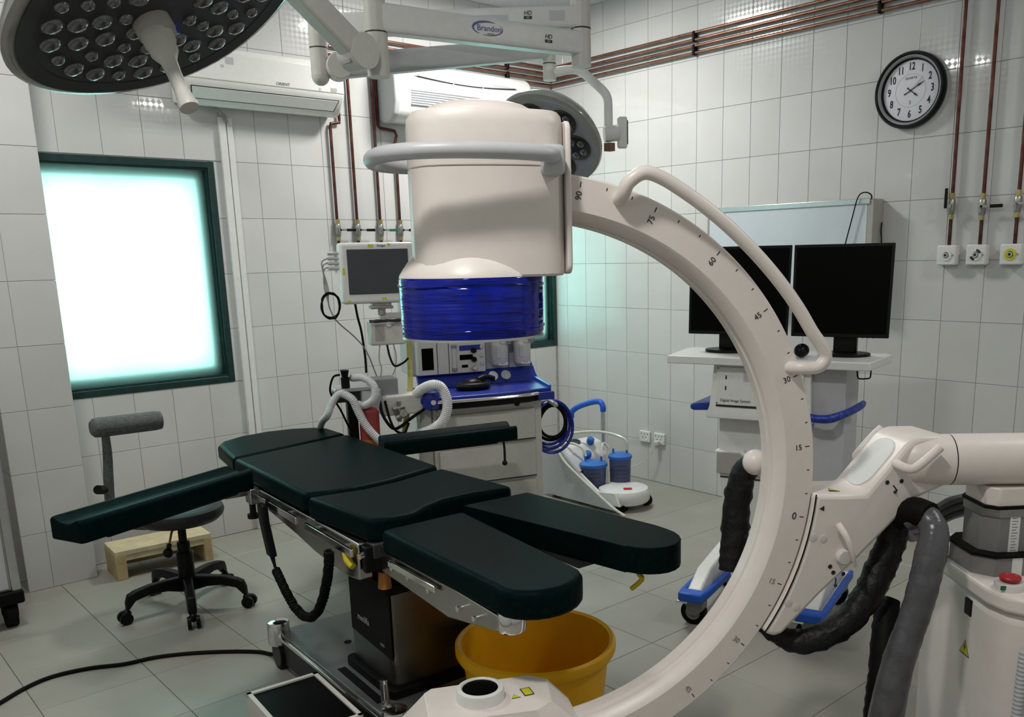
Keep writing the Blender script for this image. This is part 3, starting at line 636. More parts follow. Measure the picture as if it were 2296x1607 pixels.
# power lead across the floor
tag(obj('power_lead', G().tube([(-4.30, -1.62, .008), (-4.15, -1.50, .008), (-4.006, -1.40, .008), (-3.907, -1.332, .008), (-3.81, -1.302, .008), (-3.69, -1.326, .008), (-3.58, -1.385, .008), (-3.467, -1.412, .008), (-3.35, -1.477, .008), (-3.226, -1.578, .008), (-3.15, -1.66, .008), (-3.118, -1.735, .012), (-3.09, -1.80, .04)], .008, 8, 5), 'black_rubber'), 'black power lead snaking over the floor to the operating table base', 'cable')

# ------------------------------------------------------------------ rolling stool with padded backrest
ST = thing('rolling_stool', 'black rolling stool with a grey cylindrical backrest beside the operating table', 'stool', (-3.158, -.94, 0))
obj('seat', G().lathe([(.0, .405), (.12, .405), (.165, .413), (.185, .432), (.190, .452), (.184, .470), (.165, .480), (.0, .484)], seg=40), 'stool_vinyl', ST)
obj('gas_column', G().cyl((0, 0, .30), (0, 0, .405), .018, seg=18), 'black_plastic', ST)
obj('column_sleeve', G().lathe([(.030, .10), (.036, .105), (.036, .262), (.028, .27), (.028, .31), (.024, .312)], seg=22), 'black_plastic', ST)
obj('seat_mount', G().b2((-.06, -.06, .385), (.06, .06, .408)), 'dark_grey', ST, bevel=.004)
lv = obj('height_lever', G().tube([(-.03, -.02, .392), (-.06, -.055, .385), (-.085, -.08, .335)], .0055, 8, 3), 'orange_can', ST)
obj('lever_knob', G().ball((-.100, -.098, .305), .022, (1, 1, 1.0)).tube([(-.085, -.08, .338), (-.098, -.096, .31)], .011, 8, 1), 'black_plastic', lv)
angs = [math.atan2(y_+.94, x_+3.158) for x_, y_ in ((-3.44, -.946), (-3.244, -1.225), (-2.96, -1.15), (-2.89, -.76), (-3.227, -.652))]
for a_ in angs:
    c_, s_ = math.cos(a_), math.sin(a_); rad = .275
    rings = []
    for q, z, hw, hh in ((.02, .115, .026, .036), (.10, .128, .024, .024), (.17, .130, .022, .020), (.235, .118, .021, .021), (.262, .098, .020, .030), (.275, .075, .018, .018)):
        rings.append([Vector((c_*q-s_*u, s_*q+c_*u, z+h)) for u, h in ((-hw, -hh), (hw, -hh), (hw*.8, hh), (-hw*.8, hh))])
    lg = obj('leg', G().loft(rings), 'black_plastic', ST, bevel=.006, seg=3, ang=60)
    p = Vector((c_*rad, s_*rad, .0)); tq = Vector((-s_, c_, 0))
    obj('caster', G().cyl(p+tq*.010+Vector((c_*.008, s_*.008, .027)), p+tq*.026+Vector((c_*.008, s_*.008, .027)), .027, seg=18).cyl(p-tq*.010+Vector((c_*.008, s_*.008, .027)), p-tq*.026+Vector((c_*.008, s_*.008, .027)), .027, seg=18).ball(p+Vector((0, 0, .045)), .020), 'black_plastic', lg)
bs = obj('backrest_stem', G().tube([(-.05, .03, .39), (-.16, .09, .40), (-.225, .13, .43), (-.243, .14, .50), (-.238, .14, .62), (-.228, .14, .74), (-.226, .14, .86)], [.014, .016, .018, .021, .021, .019, .015], 10, 4), 'felt_grey', ST)
obj('adjusting_knob', G().cyl((-.245, .14, .575), (-.285, .10, .590), .010, .010, 12).cyl((-.275, .11, .588), (-.300, .085, .598), .020, seg=16), 'black_plastic', bs)
obj('backrest_pad', G().lathe([(.0, -.02), (.030, -.018), (.042, -.006), (.044, .02), (.044, .25), (.041, .275), (.0, .285)], (-.262, .14, .858), (1, .05, -.02), 24), 'felt_grey', ST)

# ------------------------------------------------------------------ low wooden step against the back wall
WS = thing('wooden_step', 'low pale wooden step on the floor behind the rolling stool', 'step stool', zf((-3.05, -.26, 0), -3))
obj('top_board', G().b2((-.245, -.105, .126), (.225, .115, .150)), 'wood', WS, bevel=.002)
obj('side_board', G().b2((-.245, -.105, 0), (-.195, .115, .126)), 'wood_side', WS, bevel=.002)
obj('side_board', G().b2((.185, -.105, 0), (.225, .115, .126)), 'wood_side', WS, bevel=.002)
obj('back_board', G().b2((-.195, .085, .02), (.185, .105, .126)), 'wood_side', WS)
obj('front_rail', G().b2((-.195, -.100, .096), (.185, -.080, .126)), 'wood', WS)

# ------------------------------------------------------------------ yellow tub
TB = thing('plastic_tub', 'large yellow plastic tub under the foot end of the operating table', 'tub', (-2.727, -2.901, 0))
obj('tub_wall', G().lathe([(.0, .004), (.195, .004), (.205, .010), (.212, .05), (.238, .275), (.254, .285), (.262, .30), (.262, .325), (.254, .332), (.243, .326), (.238, .30), (.206, .06), (.196, .02), (.0, .018)], seg=56), 'yellow_tub', TB)

# ------------------------------------------------------------------ footboard box in the foreground
FB = thing('foot_platform', 'low white-edged box with a black top beside the table base', 'platform', zf((-3.360, -2.508, 0), -95))
w_, l_ = .118, .185
obj('box', G().b2((-l_, -w_, 0), (l_, w_, .170)), 'ivory', FB, bevel=.003)
g_ = G()
for a_, b_ in (((-l_, -w_), (l_, -w_+.014)), ((-l_, w_-.014), (l_, w_)), ((-l_, -w_), (-l_+.014, w_)), ((l_-.014, -w_), (l_, w_))): g_.b2((a_[0], a_[1], .170), (b_[0], b_[1], .186))
obj('edge_trim', g_, 'ivory', FB)
obj('rubber_top', G().b2((-l_+.013, -w_+.013, .168), (l_-.013, w_-.013, .180)), 'screen_black', FB)

# ------------------------------------------------------------------ ceiling surgical lights (two heads on one spindle)
def world_part(name, g_, m, root, bevel=0, **k):
    return obj(name, g_.xf(root.matrix_world.inverted()), m, root, bevel, **k)
POST = Vector((-1.775, -2.165, 0))
SL = thing('surgical_light', 'large surgical light with dark lens face and swing arms above the operating table', 'surgical light', Matrix.Translation(POST+Vector((0, 0, ZC))))
def W(name, g_, m, bevel=0, parent=None, **k): 
    o = obj(name, g_.xf(SL.matrix_world.inverted()), m, parent or SL, bevel, **k); return o
W('ceiling_plate', G().lathe([(.13, ZC-.002), (.13, ZC-.02), (.06, ZC-.06), (.05, ZC-.08)], POST, seg=32), 'white_plastic')
W('spindle', G().cyl(POST+Vector((0, 0, 2.30)), POST+Vector((0, 0, ZC-.05)), .040, seg=28), 'ivory')
W('spindle_joint', G().cyl(POST+Vector((0, 0, 2.440)), POST+Vector((0, 0, 2.446)), .0405, seg=28), 'dark_grey')
def beam(a, b, w, h0, h1, dz0=0, dz1=0):
    a, b = Vector(a), Vector(b); d = (b-a).normalized(); s = d.cross(Vector((0, 0, 1))).normalized(); u = s.cross(d)
    return [[p+s*(x*w/2)+u*(y*h/2) for x, y in ((-.8, -1), (.8, -1), (1, -.75), (1, .75), (.8, 1), (-.8, 1), (-1, .75), (-1, -.75))] for p, h in ((a, h0), (b, h1))]
E2 = Vector((-2.62, -1.98, 2.395))
b2_ = W('swing_arm', G().loft(beam(POST+Vector((0, 0, 2.385)), E2, .075, .088, .100)), 'white_plastic', .006, seg=2)
EA = (E2-POST); EA.z = 0; ea = EA.normalized(); sn = ea.cross(Vector((0, 0, 1)))
if sn.dot(Vector((-4.46, -4.97, 0))-POST) < 0: sn = -sn
rt = -ea                                                            # reading direction on the visible face
fm = frame(POST+EA*.505+Vector((0, 0, 2.394))+sn*.0385, rt, (0, 0, 1))
el = G()
for a0, a1, r0 in ((60, 235, .0042), (250, 395, .0016)):
    n_ = 22; P = []
    for k in range(n_+1):
        a_ = R(a0+(a1-a0)*k/n_); th_ = r0*math.sin(math.pi*k/n_)+.0006; P.append(((.062+th_)*math.cos(a_), (.024+th_)*math.sin(a_), (.062-th_)*math.cos(a_), (.024-th_)*math.sin(a_)))
    for k in range(n_): el.add([fm @ Vector((P[k][0], P[k][1], .0006)), fm @ Vector((P[k][2], P[k][3], .0006)), fm @ Vector((P[k+1][2], P[k+1][3], .0006)), fm @ Vector((P[k+1][0], P[k+1][1], .0006))], [[0, 1, 2, 3]])
W('logo_swirl', el, 'ink_violet', parent=b2_, smooth=False)
IN = SL.matrix_world.inverted()
text('lettering', 'Brandon', .030, IN @ fm @ Matrix.Translation((.006, 0, .0006)), 'ink_violet', b2_)
text('lettering', 'MEDICAL', .0075, IN @ fm @ Matrix.Translation((.012, -.0185, .0006)), 'ink_grey', b2_)
def hd_mark(m4, parent):
    text('lettering', 'HD', .022, IN @ m4 @ Matrix.Translation((0, .010, .0006)), 'ink', parent, shear=.15)
    W('lettering_band', G().prism([(-.016, -.012), (.016, -.012), (.016, -.001), (-.016, -.001)], .0003, .0007, m4), 'ink', parent=parent, smooth=False)
    text('lettering', 'LED', .0095, IN @ m4 @ Matrix.Translation((0, -.0065, .0009)), 'ink_white', parent)
hd_mark(frame(POST+EA*.20+Vector((0, 0, 2.380))+sn*.0385, rt, (0, 0, 1)), b2_)
W('arm_tube', G().cyl(E2-Vector((0, 0, .20)), E2+Vector((0, 0, .10)), .040, seg=28), 'ivory')
W('tube_joint', G().cyl(E2+Vector((0, 0, -.052)), E2+Vector((0, 0, -.047)), .0405, seg=28), 'dark_grey')
J2 = Vector((-2.726, -2.023, 2.259)); J2b = Vector((-2.93, -2.06, 2.395))
dsp = (J2b-J2).normalized()
W('spring_arm', G().loft(beam(J2, J2+dsp*1.05, .075, .085, .085)), 'ivory', .010, seg=3)
vd = (Vector((-4.46, -4.97, 1.55))-J2); sd = dsp.cross(Vector((0, 0, 1))).normalized(); sd = sd if sd.dot(vd) > 0 else -sd
W('joint_disc', G().cyl(J2-sd*.045, J2+sd*.046, .060, seg=32).cyl(J2+sd*.046, J2+sd*.0475, .003, seg=10), 'ivory', .004)
W('joint_cover', G().box(J2+dsp*.03-dsp.cross(sd)*0+Vector((0, 0, -.052)), (.05, .05, .012)), 'mid_grey')
# main head
HC_ = Vector((-3.635, -2.715, 2.135)); HN = Vector((.287, -.374, -.882)).normalized()
HE = HN.cross(Vector((0, 0, 1))).normalized(); HG = HE.cross(HN)
def hp3(r, a, h): return HC_+HE*(r*math.cos(a))+HG*(r*math.sin(a))+HN*h
def lob(a, n=4, k=.018, ph=.4): return 1+k*math.cos(n*(a-ph))
NS = 72
W('lamp_body', G().loft([[hp3(r*lob(2*math.pi*i/NS), 2*math.pi*i/NS, h) for i in range(NS)] for r, h in ((.10, -.10), (.26, -.075), (.335, -.045), (.358, -.01), (.360, .004), (.352, .012), (.338, .012))]), 'lamp_rim', ang=50)
fc = W('lens_face', G().loft([[hp3(r*lob(2*math.pi*i/NS), 2*math.pi*i/NS, h) for i in range(NS)] for r, h in ((.339, .008), (.337, .012), (.30, .008), (.02, .006))]), 'lamp_face', ang=50)
W('rim_band', G().loft([[hp3(r*lob(2*math.pi*i/NS), 2*math.pi*i/NS, h) for i in range(NS)] for r, h in ((.336, .0125), (.336, .0165), (.300, .0135), (.300, .010))]), 'dark_grey', parent=fc)
rs = random.Random(3)
k = 0
for ringi, (rr, nn) in enumerate(((.095, 8), (.150, 13), (.205, 18), (.262, 24))):
    for i in range(nn):
        a_ = 2*math.pi*(i+.5*(ringi % 2))/nn
        big = ((i+ringi) % 3 != 1); r_ = .0245 if big else .0165
        c_ = hp3(rr*lob(a_), a_, .008)
        W('led_lens', G().lathe([(r_*1.08, 0), (r_*1.05, .006), (r_*.98, .006), (r_*.9, .010), (r_*.55, .0155), (0, .0175)], c_, HN, 14), 'lens', parent=fc)
hb = Vector((-3.655, -2.683, 2.101))
hh = W('handle_hub', G().lathe([(.044, .0), (.044, .03), (.041, .036), (.041, .042)], hb, HN, 28), 'ivory_dark')
hx = Vector((.10, -.50, -.86)).normalized()
W('sterile_handle', G().lathe([(.0365, .036), (.0365, .060), (.032, .070), (.032, .085), (.019, .110), (.0165, .145), (.0165, .185), (.020, .215), (.0235, .228), (.022, .236), (0, .238)], hb, hx, 26), 'ivory')
W('logo_patch', G().box(hb+HN*.02-HE*.04+HG*.02, (.03, .02, .02)), 'blue_paint', parent=hh)
W('yoke', G().tube([J2+dsp*1.05, J2+dsp*1.05+Vector((-.05, -.05, -.10)), HC_+HE*.30+Vector((0, 0, .45)), HC_+HE*.42+Vector((0, 0, .22)), HC_+HE*.40+HN*-.03], .022, 12, 5), 'ivory')

# second head
S2 = thing('surgical_light', 'smaller round surgical light seen half behind the x-ray detector head', 'surgical light', Matrix.Translation(POST+Vector((0, 0, ZC))))
def W2_(name, g_, m, bevel=0, parent=None, **k): return obj(name, g_.xf(S2.matrix_world.inverted()), m, parent or S2, bevel, **k)
E1 = Vector((-2.575, -1.46, 2.47))
u1 = W2_('swing_arm', G().loft(beam(POST+Vector((0, 0, 2.485)), E1, .075, .085, .085)), 'white_plastic', .006)
EB = E1-POST; EB.z = 0; eb_ = EB.normalized(); sb = eb_.cross(Vector((0, 0, 1))); sb = sb if sb.dot(Vector((-4.46, -4.97, 0))-POST) > 0 else -sb
hd_mark(frame(POST+EB*.20+Vector((0, 0, 2.487))+sb*.0385, -eb_, (0, 0, 1)), u1)
W2_('sticker', G().prism([(-.03, -.018), (.03, -.018), (.03, .018), (-.03, .018)], 0, .0006, frame(POST+EB*.09+Vector((0, 0, 2.487))+sb*.0385, -eb_, (0, 0, 1))), 'light_grey', parent=u1)
W2_('sticker', G().prism([(-.07, -.014), (.07, -.014), (.07, .014), (-.07, .014)], 0, .0006, frame(POST+EB*.34+Vector((0, 0, 2.478))+sb*.0385, -eb_, (0, 0, 1))), 'light_grey', parent=u1)
W2_('arm_tube', G().cyl(E1-Vector((0, 0, .19)), E1+Vector((0, 0, .04)), .036, seg=26).ball(E1-Vector((0, 0, .19)), .036), 'ivory')
W2_('tube_joint', G().cyl(E1-Vector((0, 0, .085)), E1-Vector((0, 0, .080)), .0365, seg=26), 'dark_grey')
J1 = E1+Vector((.055, -.055, -.155)); T1 = Vector((-1.66, -1.84, 2.44))
W2_('spring_arm', G().loft(beam(J1, T1, .07, .090, .085)), 'light_grey', .010, seg=3)
d1 = (T1-J1).normalized(); s1 = d1.cross(Vector((0, 0, 1))).normalized(); s1 = s1 if s1.dot(vd) > 0 else -s1
W2_('joint_disc', G().cyl(J1-s1*.04, J1+s1*.04, .052, seg=32), 'ivory', .004)
TT = Vector((-1.665, -1.845, 0))
W2_('drop_tube', G().cyl(TT+Vector((0, 0, 2.305)), TT+Vector((0, 0, 2.45)), .0285, seg=22), 'ivory')
W2_('tube_joint', G().cyl(TT+Vector((0, 0, 2.372)), TT+Vector((0, 0, 2.376)), .029, seg=22), 'dark_grey')
P2 = Vector((-1.50, -2.045, 2.070))
W2_('yoke', G().tube([TT+Vector((0, 0, 2.335)), TT+Vector((.045, -.05, 2.345)), TT+Vector((.09, -.10, 2.34)), TT+Vector((.135, -.15, 2.285)), P2+Vector((-.005, .005, .16)), P2+Vector((0, 0, .09)), P2], .0195, 12, 5), 'white_plastic')
C2 = Vector((-1.72, -1.885, 2.045)); N2 = Vector((-.66, -.25, -.70)).normalized(); H2 = N2.cross(Vector((0, 0, 1))).normalized(); K2 = H2.cross(N2)
W2_('pivot', G().cyl(P2+(P2-C2).normalized()*.045, P2-(P2-C2).normalized()*.02, .034, seg=24), 'white_plastic')
W2_('control_box', G().box(P2+(P2-C2).normalized()*.062, (.045, .028, .135), (0, 0, R(-40))), 'white_plastic', .010, seg=3)
W2_('control_keys', G().box(P2+(P2-C2).normalized()*.062+Vector((.012, -.016, 0)), (.012, .010, .10), (0, 0, R(-40))), 'dark_grey')
W2_('sensor', G().box(P2+Vector((.005, .0, -.055)), (.035, .035, .035)), 'brown')
def q3(r, a, h): return C2+H2*(r*math.cos(a))+K2*(r*math.sin(a))+N2*h
W2_('lamp_body', G().loft([[q3(r, 2*math.pi*i/48, h) for i in range(48)] for r, h in ((.08, -.10), (.17, -.085), (.225, -.05), (.247, -.015), (.250, .0), (.245, .010), (.232, .012), (.20, .006), (.02, .004))]), 'lamp_rim', ang=50)
for i in range(6):
    a_ = 2*math.pi*i/6+.35; c_ = C2+H2*(.135*math.cos(a_))+K2*(.135*math.sin(a_))+N2*.004
    cl = W2_('lens_cluster', G().lathe([(.066, 0), (.066, .006), (.062, .009), (0, .009)], c_, N2, 26), 'lamp_face')
    for j in range(5):
        b_ = 2*math.pi*j/5; W2_('led_lens', G().lathe([(.017, 0), (.016, .004), (.009, .008), (0, .009)], c_+H2*(.036*math.cos(b_))+K2*(.036*math.sin(b_))+N2*.008, N2, 12), 'lens', parent=cl)
W2_('sterile_handle', G().lathe([(.03, 0), (.03, .03), (.018, .05), (.016, .13), (.0, .135)], C2+N2*.005, N2, 20), 'ivory')

# ------------------------------------------------------------------ air conditioners on the back wall
A1 = thing('air_conditioner', 'white split air conditioner above the large frosted window', 'air conditioner', BACK(-2.205, 2.36))
def wprof(pr_, x0, x1, cap=True): return G().loft([[Vector((x, z, y)) for y, z in pr_] for x in (x0, x1)])
hw = .445
obj('body', wprof([(.002, .0), (.10, -.015), (.135, .0), (.20, .075), (.205, .10), (.205, .235), (.18, .265), (.002, .27)], -hw, hw), 'white_gloss', A1, bevel=.010, seg=3)
obj('front_panel', wprof([(.203, .098), (.210, .102), (.210, .232), (.203, .238)], -hw+.004, hw-.004), 'white_gloss', A1, bevel=.003)
lm = frame((0, .038, .170), (1, 0, 0), (0, .755, .656))
obj('louver_gap', G().prism([(-hw+.045, -.036), (hw-.045, -.036), (hw-.03, .036), (-hw+.03, .036)], -.004, .0015, lm), 'ink', A1)
obj('louver', G().prism([(-hw+.050, -.032), (hw-.050, -.032), (hw-.036, .032), (-hw+.036, .032)], -.004, .003, lm), 'white_gloss', A1, bevel=.001)
text('lettering', 'ORIENT', .022, Matrix.Translation((.075, .115, .2104)), 'ink', A1)
for x, z, w in ((-.21, .20, .045), (-.25, .17, .02)): obj('decal', G().prism(rrect(w, w*.8, .006, 3, (x, z)), .2102, .2106), 'light_grey', A1)
obj('signal_window', G().prism(rrect(.04, .022, .003, 2, (.375, .115)), .2102, .2106), 'ivory_dark', A1)
obj('indicator', G().prism(circ(.008, 16, (.29, .112)), .2102, .2106), 'light_grey', A1)
A2 = thing('air_conditioner', 'brightly lit white air conditioner with slatted grille near the room corner', 'air conditioner', BACK(-.885, 2.37))
hw = .535
obj('body', wprof([(.002, .0), (.07, -.02), (.13, -.015), (.18, .02), (.205, .09), (.205, .22), (.185, .29), (.14, .325), (.002, .33)], -hw, hw), 'white_gloss', A2, bevel=.022, seg=4)
n_ = 18; up_ = [(-.40+.80*k/n_, .245-.02*((k-n_/2)/(n_/2))**2*0+.018*math.sin(math.pi*k/n_)) for k in range(n_+1)]; lo_ = [(-.40+.80*k/n_, .245-.022*math.sin(math.pi*k/n_)) for k in range(n_+1)]
cres = obj('crescent_vent', G().prism(up_+lo_[::-1][1:-1], .200, .2065), 'light_grey', A2)
for x0, x1 in ((-.38, -.12), (-.11, .11), (.12, .38)):
    obj('vent_slot', G().tube([(x0+(x1-x0)*k/6, .245-.022*math.sin(math.pi*((x0+(x1-x0)*k/6)+.40)/.80), .207) for k in range(7)], .003, 6, 1), 'ink', cres)
for k in range(7): obj('grille_slat', G().b2((-.43, .078+.0135*k, .205), (.44, .0835+.0135*k, .2085)), 'light_grey', A2)
for k in range(6): obj('grille_gap', G().b2((-.43, .0838+.0135*k, .2052), (.44, .0905+.0135*k, .2062)), 'mid_grey', A2)
obj('end_cap', wprof([(.0, -.004), (.07, -.024), (.135, -.018), (.187, .018), (.21, .09), (.21, .222), (.19, .295), (.143, .330), (.0, .334)], -hw-.012, -hw+.03), 'light_grey', A2, bevel=.012, seg=3)

# drain trunking and drain hose by the window
tr = thing('pipe_trunking', 'white vertical trunking on the wall between window and copper pipes', 'trunking', BACK(-2.395, 1.15))
obj('channel', G().b2((-.030, -1.15, 0), (.008, 1.16, .022)), 'white_plastic', tr, bevel=.003)
obj('channel_cover', G().b2((.016, -1.15, 0), (.048, 1.16, .014)), 'white_plastic', tr, bevel=.003)
tag(obj('drain_hose', G().tube([(-2.48, -.05, 2.36), (-2.44, -.05, 2.34), (-2.40, -.04, 2.315), (-2.385, -.03, 2.28)], .009, 8, 4), 'mid_grey'), 'short grey drain hose under the air conditioner above the window', 'hose')

# ------------------------------------------------------------------ copper gas pipes
zs = (2.825, 2.785, 2.750, 2.712)
nm = ('topmost', 'second', 'third', 'lowest')
for k, z in enumerate(zs):
    o = tag(obj('copper_pipe', G().tube([(-.022, -5.9, z), (-.022, -.022, z), (-1.62-.06*k, -.022, z)], .0088, 10, 1), 'copper'), '%s of the four horizontal copper pipes running round the corner' % nm[k], 'pipe', 'horizontal copper pipes')
def clampx(m4, label):
    t = thing('pipe_clamp', label, 'clamp', m4, 'black pipe clamps')
    for i in range(2):
        obj('clamp_block', G().box((0, .048-.075*i, .018), (.022, .062, .036)), 'black_plastic', t, bevel=.008, seg=2)
clampx(RIGHT(-1.31, 2.756), 'black clamp holding the horizontal copper pipes left of the clock')
clampx(RIGHT(-2.505, 2.756), 'black clamp on the horizontal copper pipes above the clock')
clampx(BACK(-.417, 2.756), 'black clamp on the copper pipes above the corner air conditioner')
def valve(t, z, handle, vertical=False):
    obj('union_nut', G().cyl((0, z+.035, .026), (0, z+.062, .026), .015, seg=6), 'brass', t)
    obj('valve_body', G().lathe([(.013, -.04), (.016, -.03), (.018, -.012), (.018, .012), (.016, .03), (.013, .035)], (0, z, .026), (0, 1, 0), 16).cyl((0, z, .026), (0, z, .052), .011, seg=12), 'valve_metal', t)
    obj('union_nut', G().cyl((0, z-.062, .026), (0, z-.038, .026), .014, seg=6), 'brass', t)
    if vertical: obj('valve_handle', G().b2((-.026, z-.01, .048), (-.010, z+.085, .054)), 'black_plastic', t, bevel=.003)
    else:
        obj('handle_stem', G().b2((0, z-.005, .048), (.055, z+.005, .052)), 'valve_metal', t)
        obj('valve_handle', G().b2((.045, z-.008, .047), (.105, z+.008, .055)), 'green' if handle == 'g' else 'black_plastic', t, bevel=.003)
def vpipe(m4, pts, label, zv, handle='b', vertical=False, grp='', mt='copper_dark'):
    t = thing('gas_pipe', label, 'pipe', m4, grp)
    obj('pipe', G().tube(pts, .009, 10, 1), mt, t)
    valve(t, zv, handle, vertical)
    return t
gl = 'vertical gas pipes on the back wall'
zt = 1.72
vpipe(BACK(-1.766, 0), [(.062, 2.704, .022), (.062, 2.36, .022), (.062, 2.335, .022), (.005, 2.325, .022), (0, 2.30, .022), (0, 1.52, .022)], 'bent copper gas pipe with valve, nearest to the frosted window', zt, 'b', False, gl)
vpipe(BACK(-1.632, 0), [(0, 2.704, .022), (0, 1.52, .022)], 'straight copper gas pipe with valve, second from the frosted window', zt, 'b', False, gl)
vpipe(BACK(-1.472, 0), [(0, 2.704, .022), (0, 1.52, .022)], 'straight copper gas pipe with green valve handle, third from the frosted window', zt, 'g', False, gl)
vpipe(BACK(-1.330, 0), [(-.115, 2.704, .022), (-.115, 2.34, .022), (-.10, 2.325, .022), (0, 2.315, .022), (.012, 2.29, .022), (0, 2.25, .022), (0, 1.52, .022)], 'dark gas pipe jogging sideways beside the corner air conditioner', zt, 'b', False, gl)
gr = 'vertical gas pipes right of the clock'
vpipe(RIGHT(-2.94, 0), [(0, ZC, .022), (0, 1.55, .022)], 'copper gas pipe just right of the clock, valve lever upright', 1.742, 'b', True, gr)
vpipe(RIGHT(-3.09, 0), [(0, ZC, .022), (0, 1.55, .022)], 'copper gas pipe second from the clock, lever pointing right', 1.732, 'b', False, gr)
vpipe(RIGHT(-3.252, 0), [(0, ZC, .022), (0, 1.55, .022)], 'copper gas pipe at the right picture edge', 1.738, 'b', False, gr)
def outlet(y, label, ringm, dots=False):
    t = thing('gas_outlet', label, 'gas outlet', RIGHT(y, 1.508), 'wall gas outlets')
    obj('housing', G().box((0, 0, .024), (.096, .096, .048)), 'white_plastic', t, bevel=.006, seg=2)
    obj('ring', G().lathe([(.027, .048), (.027, .053), (.015, .053), (.015, .048)], (0, 0, 0), (0, 0, 1), 28), ringm, t)
    obj('port', G().lathe([(.012, .048), (.012, .058), (.007, .058), (.007, .053), (0, .053)], seg=20), 'light_grey', t)
    obj('port_hole', G().cyl((0, 0, .053), (0, 0, .0585), .005, seg=14), 'ink', t)
    if dots:
        for a0 in (20, 200):
            obj('colour_mark', G().prism([(.028*math.cos(R(a0+10*k)), .028*math.sin(R(a0+10*k))) for k in range(7)]+[(.017*math.cos(R(a0+10*k)), .017*math.sin(R(a0+10*k))) for k in range(6, -1, -1)], .0530, .0538), 'ink', t)
    obj('release_button', G().cyl((.034, 0, .048), (.034, 0, .051), .004, seg=10), 'mid_grey', t)
outlet(-2.94, 'white gas outlet with plain white ring below the clock side pipes', 'white_plastic')
outlet(-3.085, 'white gas outlet with black marks on its ring', 'white_plastic', True)
outlet(-3.245, 'gas outlet with a bright yellow-green ring at the right edge', 'yellow_sign')

# ------------------------------------------------------------------ wall clock
CK = thing('wall_clock', 'round black-rimmed wall clock high on the right wall', 'clock', RIGHT(-2.69, 2.31))
obj('case', G().lathe([(.176, .0), (.181, .01), (.181, .038), (.176, .046), (.168, .046), (.163, .040)], seg=64, cap=False), 'black_plastic', CK)
obj('inner_bezel', G().lathe([(.1635, .040), (.160, .041), (.152, .030), (.147, .022)], seg=64, cap=False), 'clock_grey', CK)
obj('bezel_edge', G().lathe([(.150, .030), (.148, .031), (.142, .020), (.143, .018)], seg=64, cap=False), 'black_plastic', CK)
dial = obj('dial', G().lathe([(.166, .012), (.144, .018), (0, .018)], seg=64), 'clock_face', CK)
for h in range(1, 13):
    a_ = R(90-30*h); text('numeral', str(h), .049, Matrix.Translation((.112*math.cos(a_), .112*math.sin(a_), .0185)), 'ink', dial, sx=.70, bold=.0012)
obj('dial_ring', G().tube([(.078*math.cos(2*math.pi*k/48), .078*math.sin(2*math.pi*k/48), .0182) for k in range(48)], .0006, 5, 1, True), 'ink_grey', dial)
text('lettering', 'QUARTZ', .014, Matrix.Translation((0, .058, .0185)), 'ink', dial, sx=1.1)
obj('dial_emblem', G().prism([(-.005, -.064), (.005, -.064), (.001, -.056), (.005, -.048), (-.005, -.048), (-.001, -.056)], .0182, .0188), 'ink_grey', dial)
def hand(name, ang, L, w, tail, m='ink'):
    a_ = R(90-ang); M_ = Matrix.Rotation(a_, 4, 'Z')
    g_ = G().prism([(-tail, -w*.7), (-tail*.5, -w*.3), (L*.5, -w*.35), (L*.62, -w), (L*.8, -w*.4), (L, -w*.15), (L, w*.15), (L*.8, w*.4), (L*.62, w), (L*.5, w*.35), (-tail*.5, w*.3), (-tail, w*.7)], .020, .0215, M_)
    obj(name, g_, m, CK)
hand('hour_hand', 128, .050, .0055, .022); hand('minute_hand', 62, .077, .005, .036); hand('second_hand', 47, .085, .0007, .02, 'ink_grey')
obj('hand_cap', G().cyl((0, 0, .018), (0, 0, .0235), .005, seg=16), 'ink', CK)

# ------------------------------------------------------------------ film viewer box on the right wall, with its lead
FV = thing('film_viewer', 'wide white film viewer box on the wall behind the two monitors', 'light box', RIGHT(-2.03, 1.54, -.004))
obj('case', G().b2((-.535, -.26, 0), (.535, .24, .095)), 'ivory_dark', FV, bevel=.004)
obj('screen', G().b2((-.525, -.25, .094), (.505, .232, .099)), 'film_screen', FV)
obj('top_trim', G().b2((-.535, .232, .08), (.520, .262, .104)), 'aluminium', FV, bevel=.003)
obj('side_trim', G().b2((-.537, -.26, .06), (-.525, .24, .103)), 'ivory_dark', FV)
obj('side_panel', G().b2((.505, -.26, .0), (.540, .258, .098)), 'ivory_dark', FV, bevel=.003)
obj('lead', G().tube([(.38, -.04, .11), (.40, .03, .12), (.435, .17, .12), (.455, .25, .12), (.47, .285, .11), (.50, .29, .10), (.525, .275, .10), (.530, .255, .105)], .0035, 6, 4), 'black_rubber', FV)
obj('lead', G().tube([(.548, .14, .02), (.55, .10, .03), (.556, .04, .03), (.556, -.06, .03)], .0035, 6, 4), 'black_rubber', FV)

